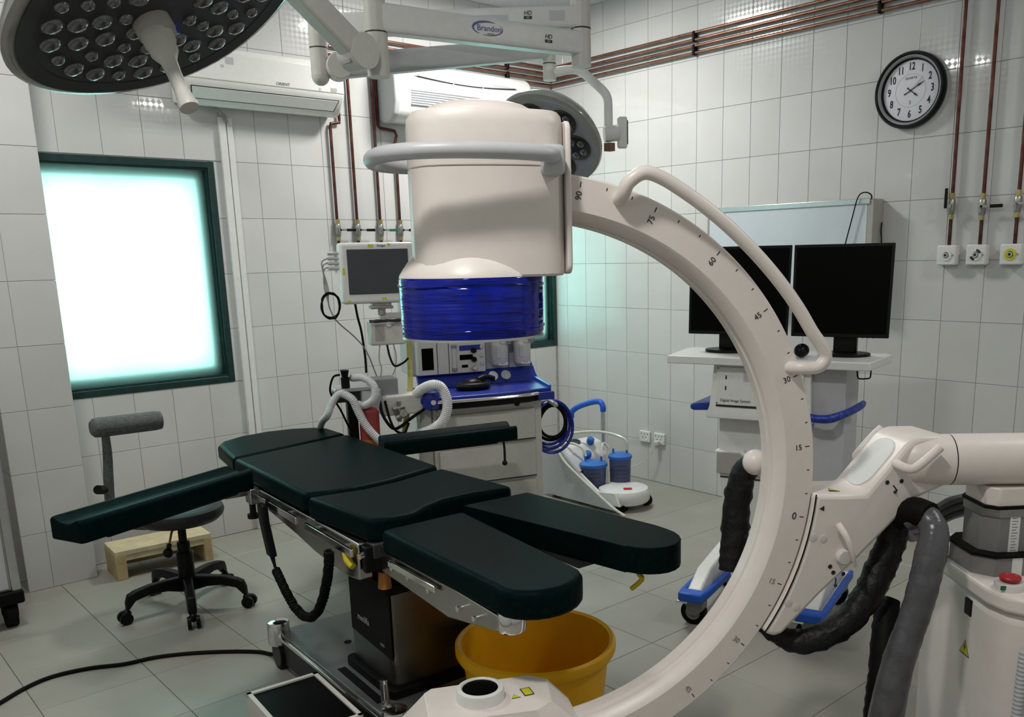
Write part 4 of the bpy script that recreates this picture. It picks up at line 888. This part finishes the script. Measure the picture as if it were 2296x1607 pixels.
# ------------------------------------------------------------------ power sockets
def socket(y, label, plug):
    t = thing('power_socket', label, 'power socket', RIGHT(y, .309))
    obj('plate', G().box((0, 0, .008), (.095, .078, .016)), 'white_plastic', t, bevel=.004)
    for x, z in ((0, .018), (-.014, -.004), (.014, -.004), (-.028, .02), (.028, .02)): obj('pin_hole', G().box((x, z, .0162), (.006, .008, .001)), 'ink', t)
    obj('switch', G().box((.024, -.02, .018), (.014, .018, .006)), 'white_gloss', t, bevel=.002)
    return t
socket(-.895, 'white wall socket without a plug, left of the pair', False)
socket(-1.028, 'white wall socket with a plug in it, right of the pair', True)
PL = thing('plug_lead', 'white plug and thin lead in the right-hand wall socket', 'cable', RIGHT(-1.028, .285))
obj('plug', G().box((-.005, -.002, .032), (.036, .032, .030)), 'ivory', PL, bevel=.006)
obj('lead', G().tube([(-.005, -.012, .045), (-.02, -.05, .05), (-.06, -.11, .06), (-.11, -.155, .09), (-.15, -.175, .14), (-.17, -.18, .20), (-.18, -.19, .30)], .0035, 6, 4), 'ivory', PL)

# ------------------------------------------------------------------ monitor cart
KM = zf((-1.57, -2.95, 0), -71)
KC = thing('monitor_cart', 'white wheeled monitor cart with blue bumpers behind the curved x-ray arm', 'cart', KM)
obj('top_shelf', G().prism([(-.404, 0), (.398, 0), (.43, .30), (.40, .34), (-.40, .34), (-.43, .30)], 1.106, 1.138), 'white_plastic', KC, bevel=.004)
bod = obj('upper_body', G().loft([[Vector((x*f_, y, z)) for x, y in ((-.222, y0), (.170, y0), (.170, .40), (-.222, .40))] for z, f_, y0 in ((.885, 1.09, .03), (.905, 1.09, .03), (.935, 1.06, .045), (1.106, 1.0, .06))]), 'white_plastic', KC, bevel=.004)
fp = frame((-.018, .0475, 1.017), (1, 0, 0), (0, .08, 1))
pan = obj('front_panel', G().prism([(-.187, -.076), (.165, -.076), (.165, .076), (-.187, .076)], -.004, .005, fp), 'white_plastic', KC, bevel=.001)
obj('panel_gap', G().prism([(-.187, -.084), (.165, -.084), (.165, -.076), (-.187, -.076)], -.004, .002, fp), 'ink', KC)
for yy in (.035, -.008): obj('usb_slot', G().prism([(-.150, yy-.008), (-.144, yy-.008), (-.144, yy+.008), (-.150, yy+.008)], .005, .0056, fp), 'ink', pan)
for xx, yy in ((-.182, .071), (-.182, -.070), (.158, .071)): obj('screw', G().cyl(fp @ Vector((xx, yy, .005)), fp @ Vector((xx, yy, .006)), .003, seg=8), 'ink', pan)
text('lettering', 'Digital Image System', .0165, fp @ Matrix.Translation((-.105, -.058, .0056)), 'ink', pan, sx=.92)
obj('panel_sticker', G().prism([(-.075, .02), (-.045, .02), (-.045, .062), (-.075, .062)], .005, .0055, fp), 'light_grey', pan)
obj('side_column', G().b2((.172, .085, .40), (.300, .345, 1.104)), 'light_grey', KC, bevel=.004)
obj('lower_body', G().loft([[Vector((x, y, z)) for x, y in ((-x0, .10), (.17, .10), (.17, .40), (-x0, .40))] for z, x0 in ((.09, .135), (.30, .160), (.62, .203), (.735, .228))]), 'white_plastic', KC, bevel=.004)
obj('body_shade_gap', G().b2((-.215, .12, .73), (.168, .40, .89)), 'white_plastic', KC)
obj('drawer', G().b2((-.215, .088, .64), (.150, .11, .732)), 'ivory_dark', KC, bevel=.003)
obj('door_gap', G().b2((-.200, .0965, .622), (.165, .103, .628)), 'ink', KC)
obj('drawer_handle', G().tube([(-.10, .09, .742), (-.08, .055, .735), (.03, .050, .735), (.05, .09, .742)], .011, 10, 3), 'white_plastic', KC)
bl_ = obj('blue_bumper', G().loft([[Vector(p) for p in q] for q in (((-.235, .05, .912), (-.235, .05, .945), (-.235, .34, .955), (-.235, .34, .915)), ((-.285, -.005, .918), (-.285, -.005, .945), (-.262, .34, .958), (-.262, .34, .918)), ((-.305, .01, .920), (-.305, .01, .942), (-.275, .34, .955), (-.275, .34, .922)))]), 'blue_wrap', KC, bevel=.006)
obj('blue_bumper', G().tube([(.185, -.005, .920), (.225, -.012, .918), (.27, .0, .922), (.315, .08, .935), (.340, .17, .946), (.345, .21, .952)], [.016, .016, .017, .015, .015, .012], 10, 4), 'blue_wrap', KC)
obj('cable_hook', G().tube([(.335, .10, 1.106), (.337, .10, 1.075), (.345, .10, 1.064), (.375, .10, 1.066), (.385, .10, 1.072), (.386, .10, 1.100)], .003, 6, 2), 'black_plastic', KC)
for sx, x in ((-1, -.265), (1, .225)):
    leg = obj('base_leg', G().prism([(x-.045, -.06), (x+.045, -.06), (x+.050, .0), (x+.055, .52), (x-.055, .52), (x-.050, .0)], .105, .135), 'white_plastic', KC, bevel=.010, seg=2)
    obj('blue_bumper', G().prism([(x-.052, -.085), (x+.052, -.085), (x+.060, -.02), (x+.066, .50), (x+.045, .50), (x+.04, -.02), (x-.04, -.02), (x-.045, .50), (x-.066, .50), (x-.060, -.02)], .112, .152), 'blue_bumper', KC, bevel=.008, seg=2)
    obj('leg_cover', G().loft([[Vector((x+u, y, z)) for u, z in ((-.035, .10), (.035, .10), (.030, h), (-.030, h))] for y, h in ((-.03, .150), (.10, .21), (.45, .25))]), 'white_plastic', KC, bevel=.008)
    for y in (-.025, .45):
        w_ = obj('caster', G().cyl((x, y-.016, .054), (x, y+.016, .054), .054, seg=28), 'black_rubber', KC)
        obj('caster_hub', G().cyl((x, y-.018, .054), (x, y+.018, .054), .032, seg=22), 'painted_grey', w_)
        obj('caster_fork', G().prism([(x-.02, .045), (x+.015, .04), (x+.050, .075), (x+.050, .108), (x-.045, .108), (x-.03, .085)], y-.026, y+.026, Matrix(((1, 0, 0, 0), (0, 0, 1, 0), (0, 1, 0, 0), (0, 0, 0, 1)))), 'painted_grey', w_, bevel=.004)
        if y < 0: obj('brake_pedal', G().b2((x-.065, y-.045, .098), (x-.015, y-.012, .110)), 'chrome', w_, bevel=.003)
obj('base_crossbar', G().b2((-.27, .30, .09), (.24, .40, .13)), 'white_plastic', KC, bevel=.006)
def monitor(x0, x1, label, yaw, bx):
    cx_ = (x0+x1)/2; w = x1-x0
    t = thing('computer_monitor', label, 'monitor', KM @ Matrix.Translation((cx_, .20, 1.138)), 'monitors on the cart')
    th_ = R(-6)
    def q(x, y, z): return Vector((x*(1+.04*(z-.25)), y+(z-.25)*.06, z))
    obj('housing', G().add([q(-w/2, .0, .072), q(w/2, .0, .072), q(w/2, .0, .432), q(-w/2, .0, .432), q(-w/2+.02, .045, .10), q(w/2-.02, .045, .10), q(w/2-.02, .045, .40), q(-w/2+.02, .045, .40)], [[0, 1, 2, 3], [4, 5, 6, 7], [0, 1, 5, 4], [1, 2, 6, 5], [2, 3, 7, 6], [3, 0, 4, 7]]), 'black_plastic', t, bevel=.003)
    obj('screen', G().add([q(-w/2+.012, -.0025, .088), q(w/2-.012, -.0025, .088), q(w/2-.012, -.0025, .420), q(-w/2+.012, -.0025, .420)], [[0, 1, 2, 3]]), 'screen_black', t, smooth=False)
    obj('stand_neck', G().b2((bx-.045, .012, .01), (bx+.045, .045, .12)), 'black_plastic', t, bevel=.006)
    obj('stand_foot', G().prism(circ(.10, 36, (bx, .01), 1, .75), .0, .012), 'black_plastic', t, bevel=.003)
    for k in range(4): obj('menu_button', G().box((w/2-.06-.02*k, -.004, .074), (.010, .006, .004)), 'dark_grey', t)
monitor(-.385, .043, 'black computer monitor on the cart partly behind the curved arm', 0, -.04)
monitor(.052, .432, 'black computer monitor on the cart, fully seen at the right', 0, .02)
MS = thing('computer_mouse', 'black computer mouse on the cart shelf beside the right monitor', 'mouse', KM @ Matrix.Translation((.125, .085, 1.138)))
obj('mouse_body', G().ball((0, 0, .0285), .03, (.95, 1.5, .9)), 'black_plastic', MS)
obj('scroll_wheel', G().cyl((-.003, -.026, .050), (.003, -.026, .050), .006, seg=12), 'dark_grey', MS)

# ------------------------------------------------------------------ anaesthesia machine
AM = zf((-1.849, -1.53, 0), -17.8)
AN = thing('anaesthesia_machine', 'anaesthesia machine with cream drawers and blue worktop by the back wall', 'medical machine', AM)
obj('drawer_cabinet', G().b2((-.262, .045, .13), (.312, .52, .865)), 'ivory', AN, bevel=.006)
obj('cabinet_base', G().b2((-.66, -.02, .085), (.36, .58, .14)), 'ivory_dark', AN, bevel=.01)
for x in (-.60, .31):
    for y in (.03, .53): obj('caster', G().cyl((x-.018, y, .045), (x+.018, y, .045), .045, seg=22), 'black_rubber', AN)
for z0, z1 in ((.815, .862), (.640, .795), (.445, .620), (.250, .425)):
    dw = obj('drawer', G().b2((-.240, .028, z0), (.268, .05, z1)), 'ivory', AN, bevel=.004)
    if z1-z0 > .1: obj('drawer_shadow', G().b2((-.240, .0275, z0-.003), (.268, .048, z0+.002)), 'ink', dw)
obj('drawer_lock', G().lathe([(.013, 0), (.013, .012), (.008, .018), (0, .018)], (.17, .03, .825), (0, -1, 0), 18), 'black_plastic', AN)
wt = obj('worktop', G().prism([(-.36, .02), (-.30, -.02), (-.15, -.045), (.05, -.05), (.20, -.04), (.27, -.02), (.345, -.01), (.405, .36), (-.30, .36)], .868, .898), 'blue_paint', AN, bevel=.006)
obj('front_rail', G().tube([(-.30, -.028, .876), (-.15, -.054, .876), (.05, -.060, .876), (.20, -.050, .876), (.262, -.032, .876)], .008, 8, 4), 'chrome', AN)
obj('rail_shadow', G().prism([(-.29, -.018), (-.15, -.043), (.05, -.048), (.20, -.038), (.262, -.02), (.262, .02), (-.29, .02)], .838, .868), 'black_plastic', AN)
obj('tray_corner', G().b2((.262, -.035, .840), (.352, .02, .880)), 'blue_paint', AN, bevel=.004)
obj('tray_edge', G().loft([[Vector(p) for p in q] for q in (((.330, -.01, .898), (.345, -.01, .898), (.345, -.01, .910), (.330, -.01, .910)), ((.388, .36, .898), (.405, .36, .898), (.405, .36, .915), (.388, .36, .915)))]), 'blue_lid', AN)
obj('riser', G().loft([[Vector((x, y, z)) for x in (-.25, .395)] + [Vector((x, y+.03, z)) for x in (.395, -.25)] for y, z in ((.295, .898), (.34, .968))]), 'blue_paint', AN)
for x, m_ in ((.150, 'white_plastic'), (.222, 'light_grey')):
    gg = obj('pressure_gauge', G().lathe([(.026, 0), (.026, .012), (.021, .014)], (x, .312, .930), (0, -1, .6), 24), m_, AN)
    obj('gauge_face', G().lathe([(.021, .011), (0, .011)], (x, .312, .930), (0, -1, .6), 20), 'clock_face', gg)
hs = obj('upper_housing', G().b2((-.27, .345, .955), (.382, .58, 1.40)), 'light_grey', AN, bevel=.006)
pl_ = obj('flow_panel', G().b2((-.252, .30, .962), (.110, .35, 1.150)), 'ivory', AN, bevel=.004)
obj('panel_header', G().b2((-.255, .285, 1.150), (.102, .35, 1.195)), 'ivory', AN, bevel=.004)
obj('header_display', G().b2((-.10, .283, 1.158), (.02, .287, 1.183)), 'mid_grey', pl_)
obj('dark_window', G().b2((-.230, .297, .990), (-.170, .302, 1.100)), 'screen_black', pl_)
for x in (-.149, -.088): obj('panel_seam', G().b2((x-.0015, .2985, .965), (x+.0015, .301, 1.148)), 'ink', pl_)
fm_ = obj('flow_meter', G().cyl((-.060, .296, .990), (-.060, .296, 1.098), .011, seg=14), 'clear_tube', pl_)
for z in (.984, 1.100): obj('meter_cap', G().cyl((-.060, .296, z-.006), (-.060, .296, z+.008), .014, seg=14), 'mid_grey', fm_)
obj('display', G().b2((-.030, .297, 1.078), (.085, .301, 1.104)), 'blue_paint', pl_)
obj('display', G().b2((-.030, .297, 1.030), (.040, .301, 1.056)), 'screen_black', pl_)
obj('display', G().b2((-.020, .297, .990), (.012, .301, 1.004)), 'screen_black', pl_)
for z in (1.076, 1.030, .986): obj('control_knob', G().lathe([(.014, 0), (.014, .014), (.011, .022), (.006, .022), (.005, .020), (0, .020)], (.044, .299, z), (0, -1, 0), 18), 'black_plastic' if z > .99 else 'chrome', pl_)
for z in (1.092, 1.048, 1.006): obj('small_gauge', G().lathe([(.011, 0), (.011, .005), (.008, .006), (0, .006)], (.090, .299, z), (0, -1, 0), 16), 'light_grey', pl_)
for x in (.190, .318):
    vp = obj('vaporizer', G().lathe([(.040, .992), (.046, 1.0), (.046, 1.10), (.042, 1.105), (.042, 1.24)], (x, .305, 0), seg=28), 'ivory', AN)
    obj('vaporizer_block', G().b2((x-.012, .255, 1.10), (x+.050, .30, 1.17)), 'ivory', vp, bevel=.006)
    obj('dial', G().lathe([(.018, 0), (.018, .012), (.013, .016), (0, .016)], (x+.032, .256, 1.125), (0, -1, 0), 18), 'mid_grey', vp)
    obj('sight_slot', G().b2((x-.030, .258, 1.03), (x-.012, .262, 1.09)), 'light_grey', vp)
    obj('drain_foot', G().b2((x-.02, .262, .992), (x+.03, .30, 1.005)), 'white_plastic', vp)
# absorber arm at the left of the worktop
ab = obj('absorber_arm', G().b2((-.515, .0, .825), (-.315, .09, .922)), 'ivory', AN, bevel=.012, seg=3)
obj('absorber_column', G().b2((-.33, .03, .14), (-.27, .10, .85)), 'ivory_dark', AN, bevel=.01)
kb = obj('pressure_valve', G().lathe([(.035, .845), (.040, .86), (.040, .905), (.034, .925), (.015, .932), (0, .933)], (-.280, -.01, 0), seg=24), 'blue_paint', AN)
obj('valve_button', G().lathe([(.012, 0), (.012, .006), (0, .007)], (-.282, -.049, .880), (0, -1, 0), 16), 'white_plastic', kb)
obj('ventilator_block', G().b2((-.550, .03, .885), (-.425, .15, 1.000)), 'mid_grey', AN, bevel=.006)
obj('instrument_tray', G().b2((-.725, .0, .955), (-.545, .14, .972)), 'aluminium', AN, bevel=.003)
obj('tray_bracket', G().b2((-.720, .02, .905), (-.55, .12, .955)), 'dark_grey', AN, bevel=.006)
obj('scavenger_canister', G().cyl((-.560, .02, .86), (-.560, .02, .955), .048, seg=24), 'light_grey', AN)
for p0, p1, r_ in (((-.44, -.02, .895), (-.44, -.02, .80), .010), ((-.415, -.02, .87), (-.47, -.02, .86), .012), ((-.46, -.03, .82), (-.41, -.03, .835), .014), ((-.43, -.03, .84), (-.43, -.06, .845), .018)):
    obj('valve_fitting', G().cyl(p0, p1, r_, seg=14), 'valve_metal', AN)
obj('tube_clip', G().cyl((-.672, .02, .972), (-.672, .02, 1.022), .020, seg=16).cyl((-.672, .02, 1.022), (-.672, .02, 1.055), .014, .020, 16), 'black_plastic', AN)
obj('suction_post', G().b2((-.668, .03, .14), (-.622, .08, .905)), 'black_plastic', AN, bevel=.006)
obj('yellow_tube', G().tube([(-.318, .2, 1.20), (-.319, .2, 1.075), (-.330, .17, .971), (-.349, .13, .87), (-.385, .11, .75), (-.40, .11, .60)], .013, 10, 4), 'yellow_hose', AN)
obj('black_tube', G().tube([(-.526, 0, .91), (-.521, -.03, .84), (-.484, -.05, .777), (-.442, -.05, .783), (-.40, -.045, .81), (-.348, -.03, .835), (-.317, 0, .842)], .0075, 8, 4), 'black_rubber', AN)
obj('black_tube', G().tube([(-.50, 0, .90), (-.49, -.03, .82), (-.47, -.05, .765), (-.43, -.05, .75), (-.40, -.03, .79)], .006, 8, 4), 'black_rubber', AN)
obj('black_tube', G().tube([(-.695, .02, 1.035), (-.726, .01, 1.028), (-.746, 0, .980), (-.739, 0, .939), (-.71, -.02, .88), (-.68, -.03, .80), (-.64, -.03, .72)], .005, 8, 4), 'black_rubber', AN)
obj('gas_lead', G().tube([(.384, .40, 1.02), (.395, .36, .955), (.405, .33, .905), (.430, .30, .875), (.44, .25, .84), (.40, .22, .80), (.33, .3, .78)], .009, 8, 4), 'blue_hose', AN)
RC = thing('red_canister', 'red and orange upright canister behind the head end of the operating table', 'canister', AM @ Matrix.Translation((-.578, .0, .14)))
obj('canister_body', G().lathe([(.046, .59), (.046, .715), (.040, .735), (.020, .75), (.018, .765)], (0, -.0, 0), seg=26), 'red_can', RC)
obj('canister_base', G().lathe([(.045, .0), (.047, .005), (.0465, .59)], seg=26), 'orange_can', RC)
def hose(label, pts, r=.021):
    P = [Vector(p) for p in pts]
    g_ = G().tube(P, 1.0, 4, 14, cap=False); cs = [sum((g_.v[i*4+j] for j in range(4)), Vector())/4 for i in range(len(g_.v)//4)]
    t = tag(obj('breathing_hose', G().tube([AM @ c for c in cs], [r*(1 if i % 2 else .90) for i in range(len(cs))], 12, 1), 'hose_white'), label, 'hose', 'white corrugated breathing hoses')
    return t
hose('white breathing hose arching over the blue valve by the worktop', [(-.345, .02, .915), (-.325, -.04, .950), (-.290, -.10, .972), (-.255, -.11, .955), (-.237, -.12, .90), (-.240, -.12, .845), (-.262, -.10, .79), (-.31, -.06, .752), (-.36, -.02, .73)], .024)
hose('white breathing hose drooping at the far left behind the head cushion', [(-.690, -.01, .955), (-.722, -.02, .945), (-.750, -.03, .91), (-.772, -.03, .862), (-.783, .06, .82), (-.785, .16, .76)], .017)
hose('white breathing hose running down beside the red canister to the table', [(-.700, -.03, .958), (-.662, -.06, .930), (-.642, -.065, .88), (-.620, -.07, .825), (-.590, -.08, .775), (-.548, -.09, .725), (-.50, -.10, .690)], .019)
hose('white breathing hose looped in front of the small metal tray', [(-.640, .03, 1.015), (-.600, -.03, 1.020), (-.568, -.07, .995), (-.560, -.08, .955), (-.575, -.075, .918), (-.605, -.04, .895), (-.63, -.02, .90)], .018)
MK = thing('breathing_mask', 'dark shiny breathing mask lying on the blue worktop', 'mask', AM @ Matrix.Translation((-.02, .14, .898)) @ Matrix.Rotation(R(8), 4, 'Z'))
obj('mask_cushion', G().tube([(.075*math.cos(a), .052*math.sin(a)*(1+.2*math.cos(a)), .020) for a in [2*math.pi*k/20 for k in range(20)]], .018, 10, 2, True), 'black_plastic', MK)
obj('mask_dome', G().ball((0, 0, .02), .06, (1.0, .75, .6)), 'black_plastic', MK)
obj('mask_tube', G().tube([(.03, 0, .045), (.08, .01, .055), (.13, .02, .040)], .014, 12, 3), 'black_plastic', MK)

# patient monitor on its bracket
PM = thing('patient_monitor', 'white patient monitor with dark grey screen in front of the gas pipes', 'monitor', AM @ Matrix.Translation((-.468, .10, 1.345)) @ Matrix.Rotation(R(-2), 4, 'Z'))
obj('housing', G().b2((-.172, 0, .0), (.172, .09, .278)), 'white_plastic', PM, bevel=.014, seg=3)
obj('screen', G().b2((-.140, -.003, .044), (.142, .004, .248)), 'screen_grey', PM, bevel=.002)
text('lettering', 'Dräger', .014, frame((.02, -.0008, .263), (1, 0, 0), (0, 0, 1)), 'ink', PM)
for x, z, w, h in ((-.03, .262, .024, .014), (.055, .268, .012, .010), (-.158, .15, .010, .03), (.02, .022, .022, .010), (-.142, .013, .014, .010)): obj('yellow_sticker', G().b2((x-w/2, -.0012, z-h/2), (x+w/2, .001, z+h/2)), 'yellow_sign', PM)
for k in range(4): obj('cable_plug', G().cyl((-.172, .04, .165+.022*k), (-.222, .035, .165+.022*k), .0085, seg=10), 'light_grey', PM)
for k in range(3): obj('cable', G().tube([(-.222, .035, .17+.02*k), (-.243-.004*k, .03, .155+.015*k), (-.248+.008*k, .02, .08), (-.236, .01, .01), (-.228, 0, -.03), (-.20, 0, -.08), (-.13, .0, -.15), (-.08, 0, -.22), (-.04, 0, -.34)], .0032, 6, 4), 'mid_grey', PM)
obj('cable_coil', G().tube([(-.228+(.038+.003*(k % 5))*math.cos(k*.6), .0+.006*math.sin(k*.9), -.002+(.052+.003*(k % 4))*math.sin(k*.6)) for k in range(48)], .0035, 6, 3), 'black_rubber', PM)
obj('power_cable', G().tube([(-.112, .03, .0), (-.105, .03, -.06), (-.092, .03, -.13), (-.085, .02, -.24), (-.088, .0, -.32)], .0055, 8, 4), 'black_rubber', PM)
obj('mount_plate', G().prism([(-.045, 0), (.06, 0), (.06, .07), (-.045, .07)], -.026, -.012), 'brushed_steel', PM, bevel=.003)
obj('mount_neck', G().cyl((.01, .04, -.055), (.01, .04, .002), .020, seg=18).b2((-.035, .015, -.012), (.055, .065, .002)), 'valve_metal', PM)
obj('mount_arm', G().b2((.0, .03, -.075), (.22, .06, -.048)).b2((.19, .03, -.075), (.22, .34, -.048)), 'ivory', PM, bevel=.004)
md_ = obj('module_box', G().b2((-.052, .02, -.198), (.115, .11, -.085)), 'ivory', PM, bevel=.008)
obj('module_knob', G().lathe([(.012, 0), (.012, .014), (0, .016)], (.035, .02, -.10), (0, -1, 0), 14), 'white_plastic', md_)
obj('module_window', G().b2((-.030, .0175, -.175), (.012, .021, -.105)), 'ivory_dark', md_)
obj('cable_bundle', G().tube([(-.055+.15*(.5+.5*math.sin(k*.8)), .0+.02*math.cos(k*.8), -.078-.004*(k % 3)) for k in range(20)], .004, 6, 3), 'dark_grey', PM)
obj('module_cable', G().tube([(.024, .03, -.195), (.030, .01, -.253), (.049, .0, -.297), (.093, .0, -.283), (.116, 0, -.263)], .005, 8, 4), 'black_rubber', PM)
obj('module_cable', G().tube([(-.01, .03, -.195), (-.022, .01, -.26), (-.015, .0, -.31), (-.03, 0, -.36)], .0035, 6, 4), 'ivory_dark', PM)
obj('module_cable', G().tube([(.055, .03, -.195), (.06, .01, -.25), (.05, .0, -.31), (.035, 0, -.34)], .003, 6, 4), 'mid_grey', PM)

# coil of blue and black hose on the right side of the machine
HCo = thing('hose_coil', 'coil of blue and black gas hoses hanging beside the drawers', 'hose', AM @ Matrix.Translation((.43, .20, .665)))
for k, (rx, rz, m_, dy, dz) in enumerate(((.110, .130, 'blue_hose', 0, 0), (.100, .118, 'blue_hose', .02, .005), (.118, .140, 'blue_hose', -.02, -.012), (.086, .098, 'black_rubber', .0, .012), (.074, .085, 'black_rubber', -.018, .018), (.105, .125, 'blue_hose', .035, -.02))):
    obj('hose_loop', G().tube([(rx*math.cos(a), dy+.008*math.sin(2*a), dz+rz*math.sin(a)) for a in [2*math.pi*j/20 for j in range(20)]], .0085, 8, 2, True), m_, HCo)
obj('hanger', G().b2((-.125, -.01, .115), (-.03, .03, .135)), 'light_grey', HCo, bevel=.003)
obj('tie', G().tube([(-.02, -.045, .13), (.01, -.05, .11), (.02, .04, .10), (-.01, .05, .13)], .012, 8, 3, True), 'light_grey', HCo)

# ------------------------------------------------------------------ suction pump on the floor
SO = Vector((-.59, -1.03, 0))
SU = thing('suction_pump', 'white wheeled suction pump with blue push handle on the floor by the right wall', 'medical machine', Matrix.Translation(SO))
YZ = lambda x: Matrix(((0, 0, 1, 0), (1, 0, 0, 0), (0, 1, 0, 0), (0, 0, 0, 1)))
obj('body', G().prism([(.34, .05), (.34, .28), (.30, .345), (.22, .362), (.15, .35), (.09, .27), (.07, .05)], -.16, .17, YZ(0)), 'white_plastic', SU, bevel=.018, seg=3)
obj('chassis', G().prism([(.08, .045), (.08, .068), (-.20, .068), (-.24, .08), (-.25, .06), (-.24, .045)], -.165, .16, YZ(0)), 'white_plastic', SU, bevel=.006)
obj('side_wall', G().prism([(.075, .05), (.075, .26), (.0, .205), (-.16, .115), (-.30, .13), (-.34, .05)], -.167, -.150, YZ(0)), 'white_plastic', SU, bevel=.003)
obj('nose', G().lathe([(.155, .040), (.165, .055), (.164, .100), (.152, .122), (.12, .131), (.0, .134)], (.0, -.215, 0), seg=36), 'white_plastic', SU)
obj('plastic_cover', G().prism([(.375, .02), (.345, .28), (.30, .345), (.21, .368), (.0, .21), (-.16, .11), (-.36, .022)], -.176, -.168, YZ(0)), 'light_grey', SU, bevel=.003)
obj('cover_flap', G().add([(-.172, .21, .369), (-.10, .20, .372), (-.06, .02, .24), (-.172, .0, .214)], [[0, 1, 2, 3]]), 'light_grey', SU)
def jar(c, r, z0, z1, label):
    t = thing('suction_jar', label, 'jar', Matrix.Translation((c[0], c[1], z0)), 'jars on the suction pump')
    h = z1-z0
    obj('jar_wall', G().lathe([(r*.86, .0), (r*.90, .008), (r*.97, h*.9), (r, h), (r*.97, h), (r*.94, h*.9), (r*.86, .012), (0, .012)], seg=32), 'jar_plastic', t)
    obj('liquid', G().lathe([(r*.82, .014), (r*.88, h*.62), (0, h*.62)], seg=28), 'jar_liquid', t)
    obj('lid', G().lathe([(r*1.05, h-.006), (r*1.07, h), (r*1.06, h+.012), (r*.8, h+.024), (r*.3, h+.030), (0, h+.030)], seg=32), 'blue_lid', t)
    for a_ in (-40, 130): obj('port', G().cyl((r*.6*math.cos(R(a_)), r*.6*math.sin(R(a_)), h+.02), (r*.6*math.cos(R(a_)), r*.6*math.sin(R(a_)), h+.055), .007, seg=12), 'blue_lid', t)
    for k in range(5): obj('level_mark', G().tube([(r*(.905+.014*k)*math.cos(R(a_)), r*(.905+.014*k)*math.sin(R(a_)), h*(.2+.14*k)) for a_ in range(-160, -95, 10)], .0012, 5, 1), 'ink', t)
jar((-.655, -1.045), .084, .072, .245, 'blue-lidded suction jar in front, nearer to the drawers')
jar((-.505, -1.135), .072, .095, .285, 'blue-lidded suction jar at the back, nearer to the wall sockets')
obj('warning_label', G().prism([(-.026, -.020), (.026, -.020), (.026, .020), (-.026, .020)], 0, .001, frame((-.040, -.290, .1335), (.75, -.66, 0), (.66, .75, .05))), 'red', SU, smooth=False)
for x, y, z in ((.06, .14, .355), (-.02, .085, .285)): obj('regulator_knob', G().lathe([(.024, -.012), (.026, 0), (.024, .022), (.015, .030), (0, .031)], (x, y, z), (-.2, -.5, 1), 20), 'blue_lid', SU)
obj('vacuum_gauge', G().lathe([(.036, 0), (.036, .01), (.030, .012), (0, .011)], (-.03, .19, .352), (-.2, -.3, 1), 24), 'dark_grey', SU)
obj('switch', G().box((-.10, .225, .360), (.045, .035, .02)), 'black_plastic', SU)
obj('handle_post', G().cyl((.15, .11, .33), (.15, .11, .58), .015, seg=16), 'aluminium', SU)
obj('handle_post', G().cyl((.10, .36, .05), (.10, .36, .52), .015, seg=16), 'aluminium', SU)
obj('push_handle', G().tube([(.10, .36, .48), (.10, .355, .52), (.11, .31, .555), (.13, .24, .585), (.145, .17, .604), (.15, .13, .602), (.15, .11, .575), (.15, .11, .545)], .019, 12, 4), 'blue_bumper', SU)
for pts in ([(-.095, .02, .30), (-.10, .05, .35), (-.13, .13, .375), (-.165, .20, .34), (-.185, .13, .27), (-.19, -.02, .19), (-.19, -.16, .12), (-.19, -.30, .05), (-.18, -.40, .012)], [(-.03, -.06, .30), (-.01, -.04, .36), (.03, -.02, .37), (.05, -.04, .34)], [(.115, -.14, .33), (.11, -.12, .40), (.07, .02, .43), (0, .15, .425), (-.10, .26, .40), (-.14, .30, .36)]):
    obj('clear_hose', G().tube(pts, .0085, 8, 4), 'clear_tube', SU)
for x, y in ((-.10, -.30), (.12, -.30), (-.12, .28), (.13, .28)):
    obj('caster', G().cyl((x-.02, y, .032), (x+.02, y, .032), .032, seg=20), 'black_rubber', SU)

tag(obj('white_clip', G().tube([(-1.32, -1.98, .006), (-1.20, -1.985, .006), (-1.085, -1.99, .008)], .004, 6, 2).box((-1.05, -1.995, .010), (.06, .022, .018), (0, 0, R(-10))), 'white_plastic'), 'small white cable end lying on the floor near the suction pump', 'cable')

# ------------------------------------------------------------------ cabinet on casters at the left edge
CB = thing('instrument_cabinet', 'tall glazed instrument cabinet on black casters at the left picture edge', 'cabinet', (-4.06, -.40, 0))
obj('carcass', G().b2((-.30, -.235, .17), (.285, .38, 1.75)), 'ivory_dark', CB, bevel=.005)
obj('corner_post', G().b2((.262, -.245, .15), (.298, -.215, 1.76)), 'aluminium', CB, bevel=.004)
obj('glass_door', G().b2((-.29, -.243, .68), (.255, -.233, 1.72)), 'cabinet_glass', CB)
obj('lower_door', G().b2((-.29, -.243, .18), (.255, -.233, .66)), 'light_grey', CB, bevel=.003)
obj('plinth', G().b2((-.31, -.26, .11), (.305, .25, .17)), 'black_rubber', CB, bevel=.01)
for x in (-.24, .25):
    for y in (-.20, .19):
        obj('caster', G().cyl((x-.022, y, .055), (x+.022, y, .055), .055, seg=22).b2((x-.028, y-.03, .05), (x+.028, y+.03, .115)), 'black_rubber', CB)
